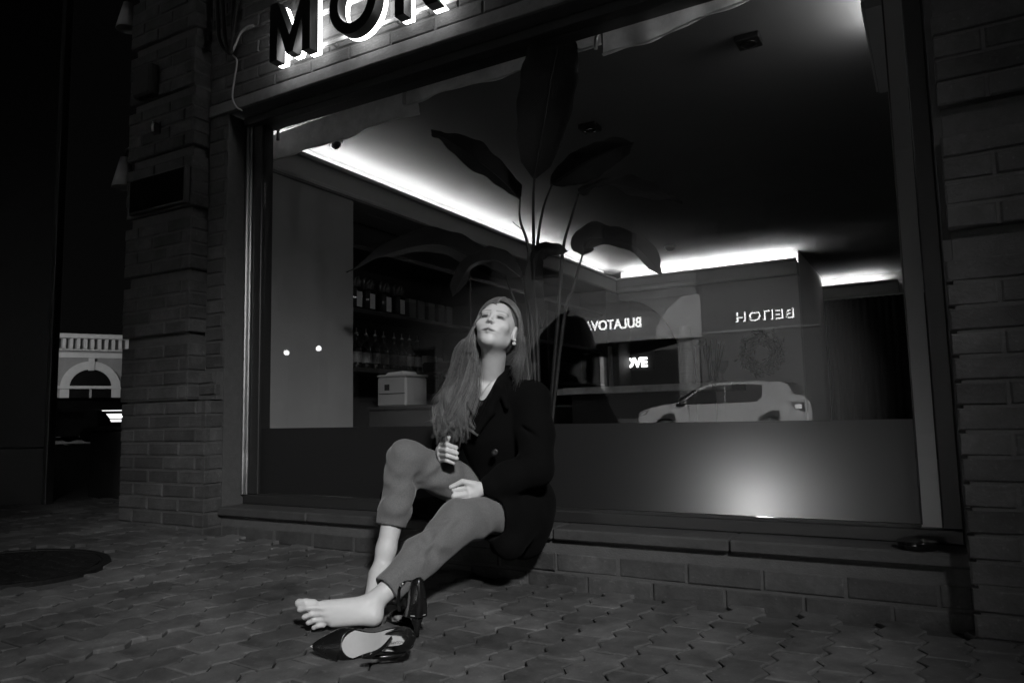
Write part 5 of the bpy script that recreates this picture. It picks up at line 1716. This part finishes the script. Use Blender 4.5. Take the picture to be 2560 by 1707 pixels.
for k in range(650):
    t = HRD.random()
    rz = .068 - .135 * t; lv = HRD.random()
    P = [scalp(1, .08, rz, lv), scalp(1, .45, rz - .004, lv), scalp(1, .9, rz - .014, lv), scalp(1, 1.25, rz - .026, lv), scalp(1, 1.55, min(.022, rz - .034), lv) + .004 * HR]
    jx = V3(HRD.gauss(0, .006), HRD.gauss(0, .010) + .03 * t, HRD.gauss(0, .006))
    P = P + [g_ + jx * (.5 + .2 * i) for i, g_ in enumerate(rg[1:])]
    P[-1] = P[-1] + V3(HRD.gauss(0, .006), HRD.gauss(0, .008), HRD.gauss(0, .030))
    lock(P, .0010, .0004, 20, .006, HRD.uniform(0, 6))
cap_me = np_mesh(HV, HFc)
hair_me = hr.me(True)
bm = bmesh.new(); bm.from_mesh(hair_me); bm.from_mesh(cap_me); bm.to_mesh(hair_me); bm.free()
hair_me.polygons.foreach_set('use_smooth', [True] * len(hair_me.polygons))
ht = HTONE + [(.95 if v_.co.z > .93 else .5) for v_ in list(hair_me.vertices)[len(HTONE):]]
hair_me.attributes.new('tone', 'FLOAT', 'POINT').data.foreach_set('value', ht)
n = HAIR.node_tree; b_ = n.nodes['Principled BSDF']
an = n.nodes.new('ShaderNodeAttribute'); an.attribute_name = 'tone'
mu = n.nodes.new('ShaderNodeMath'); mu.operation = 'MULTIPLY'
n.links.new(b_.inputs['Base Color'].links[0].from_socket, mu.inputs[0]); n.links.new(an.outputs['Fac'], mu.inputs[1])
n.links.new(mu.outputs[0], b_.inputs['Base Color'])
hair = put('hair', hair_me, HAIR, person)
# earring and thin chain
er = hl(.080, -.040, -.002)
bm = bmesh.new(); bmesh.ops.create_uvsphere(bm, u_segments=14, v_segments=10, radius=.0055)
bmesh.ops.translate(bm, verts=bm.verts, vec=er)
e_ = MB().bm(bm).build('earring', M('pearl', .75, .12, spec=.8), person, True)
bm = bmesh.new(); bmesh.ops.create_uvsphere(bm, u_segments=14, v_segments=10, radius=.0075)
bmesh.ops.translate(bm, verts=bm.verts, vec=Vector(er) + Vector((-.003, -.002, -.0125)))
MB().bm(bm).build('pearl_drop', MATS['pearl'], e_, True)
MB().tube(spline([NECK + V3(-.052, -.050, .012), NECK + V3(-.018, -.078, -.018), NECK + V3(.012, -.086, -.045), NECK + V3(.035, -.070, -.015), NECK + V3(.055, -.040, .02)], 30), .0011, 5).build('necklace', STEEL, person, True)

# ------------------------------------------------------------------ pair of pointed kitten-heel pumps
PATENT = M('black_leather', .010, .22, spec=.55, var=(30, .3))
INSOLE = M('pale_insole', .52, .35, var=(40, .06))
SL = .268
def outline(t):
    """half widths (inner, outer) of the sole, t 0 heel .. 1 toe"""
    w = .026 + .002 * math.sin(math.pi * min(1, t / .25))
    if t > .25: w = .027 - .004 * math.sin(math.pi * (t - .25) / .25) if t < .5 else .027 + .011 * math.sin(math.pi * (t - .5) / .46) if t < .73 else .038 * max(0, (1 - (t - .73) / .27)) ** .72
    if t < .08: w = .026 * math.sqrt(max(0, 1 - ((.08 - t) / .08) ** 2))
    return w
def lift(t):
    """height of the foot bed above the ground: heel raised 50 mm"""
    return .052 * (1 - 1 / (1 + math.exp(-(t - .36) * 11)))+ .004
def make_shoe(cup_height):
    e = empty('pump_shoe', (0, 0, 0))
    n = 48
    ts = [i / n for i in range(n + 1)]
    X = lambda t: SL * (.5 - t)               # toe towards -x
    def slab(name, inset, z0, z1, mat, t1=1.0):
        L_, R_ = [], []
        for t in ts:
            if t > t1: continue
            w = max(.0004, outline(t) - inset)
            L_.append((X(t), w, lift(t))); R_.append((X(t), -w, lift(t)))
        m_ = len(L_)
        v = []
        for dz in (z0, z1):
            v += [(a, b, c + dz) for a, b, c in L_] + [(a, b, c + dz) for a, b, c in R_]
        f = []
        for i in range(m_ - 1):
            f += [(i, i + 1, m_ + i + 1, m_ + i), (2 * m_ + i, 3 * m_ + i, 3 * m_ + i + 1, 2 * m_ + i + 1), (i, 2 * m_ + i, 2 * m_ + i + 1, i + 1), (m_ + i, m_ + i + 1, 3 * m_ + i + 1, 3 * m_ + i)]
        f += [(0, m_, 3 * m_, 2 * m_), (m_ - 1, 3 * m_ - 1, 4 * m_ - 1, 2 * m_ - 1)]
        return put(name, fix(mesh(v, f, False)), mat, e)
    slab('outsole', 0.0, -.004, 0.0, PATENT)
    ins = slab('insole', .0025, .0004, .0024, INSOLE)
    tm = text_mesh('T.TACCARDI', .008, .0001, 0, 1.0, 3)
    put('lettering', tm, M('insole_print', .12, .6), ins, mtx=Matrix.Translation((X(.06), -.004, lift(.1) + .0028)) @ Matrix.Rotation(math.pi, 4, 'Z') @ Matrix.Rotation(-.02, 4, 'Y'))
    # vamp: closed pointed toe cap from t=.60 to the tip
    v, f = [], []
    na, nt_ = 18, 22
    for s in (0, 1):
        for i in range(nt_ + 1):
            for j in range(na + 1):
                a = math.pi * j / na
                # throat line dips back at the sides
                t0 = .60 + .10 * math.sin(a) ** 1.5 - .02
                t = t0 + (1 - t0) * i / nt_
                w = outline(t) + .0015 - s * .0018
                h = .050 * (max(0, 1 - (t - .45) / .56)) ** .75 - s * .0018
                h = max(.002, h)
                v.append((X(t), w * math.cos(a), lift(t) - .003 + h * math.sin(a) ** .85))
    W = na + 1; N2 = (nt_ + 1) * W
    for s in (0, 1):
        for i in range(nt_):
            for j in range(na):
                a = s * N2 + i * W + j
                f.append((a, a + 1, a + W + 1, a + W))
    for j in range(na): f.append((j, j + 1, N2 + j + 1, N2 + j))
    for i in range(nt_):
        for j in (0, na):
            a = i * W + j
            f.append((a, a + W, N2 + a + W, N2 + a))
    put('vamp', fix(mesh(v, f, True)), PATENT, e)
    # heel cup: tall curved counter round the back
    v, f = [], []
    nb, nz = 26, 10
    def cup(u):
        """u -1..1 round the heel"""
        t = .30 * abs(u) ** 1.4
        return X(t), (outline(max(t, .004)) + .001) * (1 if u > 0 else -1), t
    for s in (0, 1):
        for i in range(nb + 1):
            u = -1 + 2 * i / nb
            x_, y_, t = cup(u)
            if abs(u) < .30: y_ = (outline(.08) + .001) * math.sin(u / .30 * math.pi / 2) * .62 if abs(u) < .3 else y_
            hgt = cup_height * (1 - abs(u) ** 2.0) ** .8 + .001
            for j in range(nz + 1):
                q = j / nz
                lean = .006 * math.sin(math.pi * q) - .010 * q * q * (1 - abs(u))
                v.append((x_ + lean - s * .0016 * (1 - abs(u)), y_ * (1 - .42 * q ** 1.3) - s * .0016 * (1 if y_ > 0 else -1), lift(t) - .003 + hgt * q))
    W = nz + 1; N2 = (nb + 1) * W
    for s in (0, 1):
        for i in range(nb):
            for j in range(nz):
                a = s * N2 + i * W + j
                f.append((a, a + 1, a + W + 1, a + W))
    for i in range(nb):
        a = i * W + nz
        f.append((a, a + W, N2 + a + W, N2 + a))
    put('heel_cup', fix(mesh(v, f, True)), PATENT, e)
    # slim heel
    MB().tube([(X(.10), 0, lift(.10) - .003), (X(.075), 0, .036), (X(.07), 0, .018), (X(.072), 0, 0)], [.021, .013, .0075, .0065], 12).build('heel', PATENT, e, True)
    return e
def strap(e, pts, r=.0032):
    P = spline(pts, 40)
    # a flat strap: two thin tubes side by side read as a band
    b = MB(); 
    v, f = [], []
    for i, p in enumerate(P):
        t = Vector(P[min(i + 1, 39)] - P[max(i - 1, 0)]).normalized()
        s = t.cross(Vector((0.15, 1, .1))).normalized(); w = t.cross(s).normalized()
        for a, c in ((1, 1), (-1, 1), (-1, -1), (1, -1)):
            v.append((Vector(p) + w * a * .0042 + s * c * .0010)[:])
    for i in range(39):
        for k in range(4):
            a = i * 4 + k; b2 = i * 4 + (k + 1) % 4
            f.append((a, b2, b2 + 4, a + 4))
    f += [(0, 1, 2, 3), (156, 157, 158, 159)]
    o = put('ankle_strap', fix(mesh(v, f, True)), PATENT, e)
    return o
sh1 = make_shoe(.034)
strap(sh1, [(.080, .004, .062), (.062, -.022, .088), (.040, -.034, .105), (.020, -.036, .090), (.035, -.036, .060), (.075, -.035, .045), (.110, -.030, .045)])
tag(sh1, 'black pointed pump lying on its side with pale insole showing', 'shoe', 'pair of black heels on the paving')
sh2 = make_shoe(.100)
st = strap(sh2, [(.128, -.004, .136), (.095, -.022, .140), (.062, -.034, .118), (.046, -.034, .080), (.050, -.030, .050)])
MB().tube([(.080, -.030, .130), (.070, -.034, .124)], .005, 8).build('buckle', STEEL, st, True)
tag(sh2, 'black pointed pump standing upright behind the fallen one', 'shoe', 'pair of black heels on the paving')
# placement: shoe one on its side, insole towards the viewer; shoe two upright, toe pointing left
def basis(xa, za, o):
    xa = Vector(xa).normalized(); za = Vector(za); za = (za - xa * za.dot(xa)).normalized(); ya = za.cross(xa)
    m_ = Matrix((xa, ya, za)).transposed().to_4x4(); m_.translation = o
    return m_
sh1.matrix_world = basis((.897, .44, .05), (.60, -.68, .36), (-1.362, 1.560, .046)) @ Matrix.Scale(1.1, 4)
sh2.matrix_world = basis((.80, -.60, .0), (0.02, 0.03, 1), (-1.452, 1.846, .012)) @ Matrix.Scale(1.1, 4)
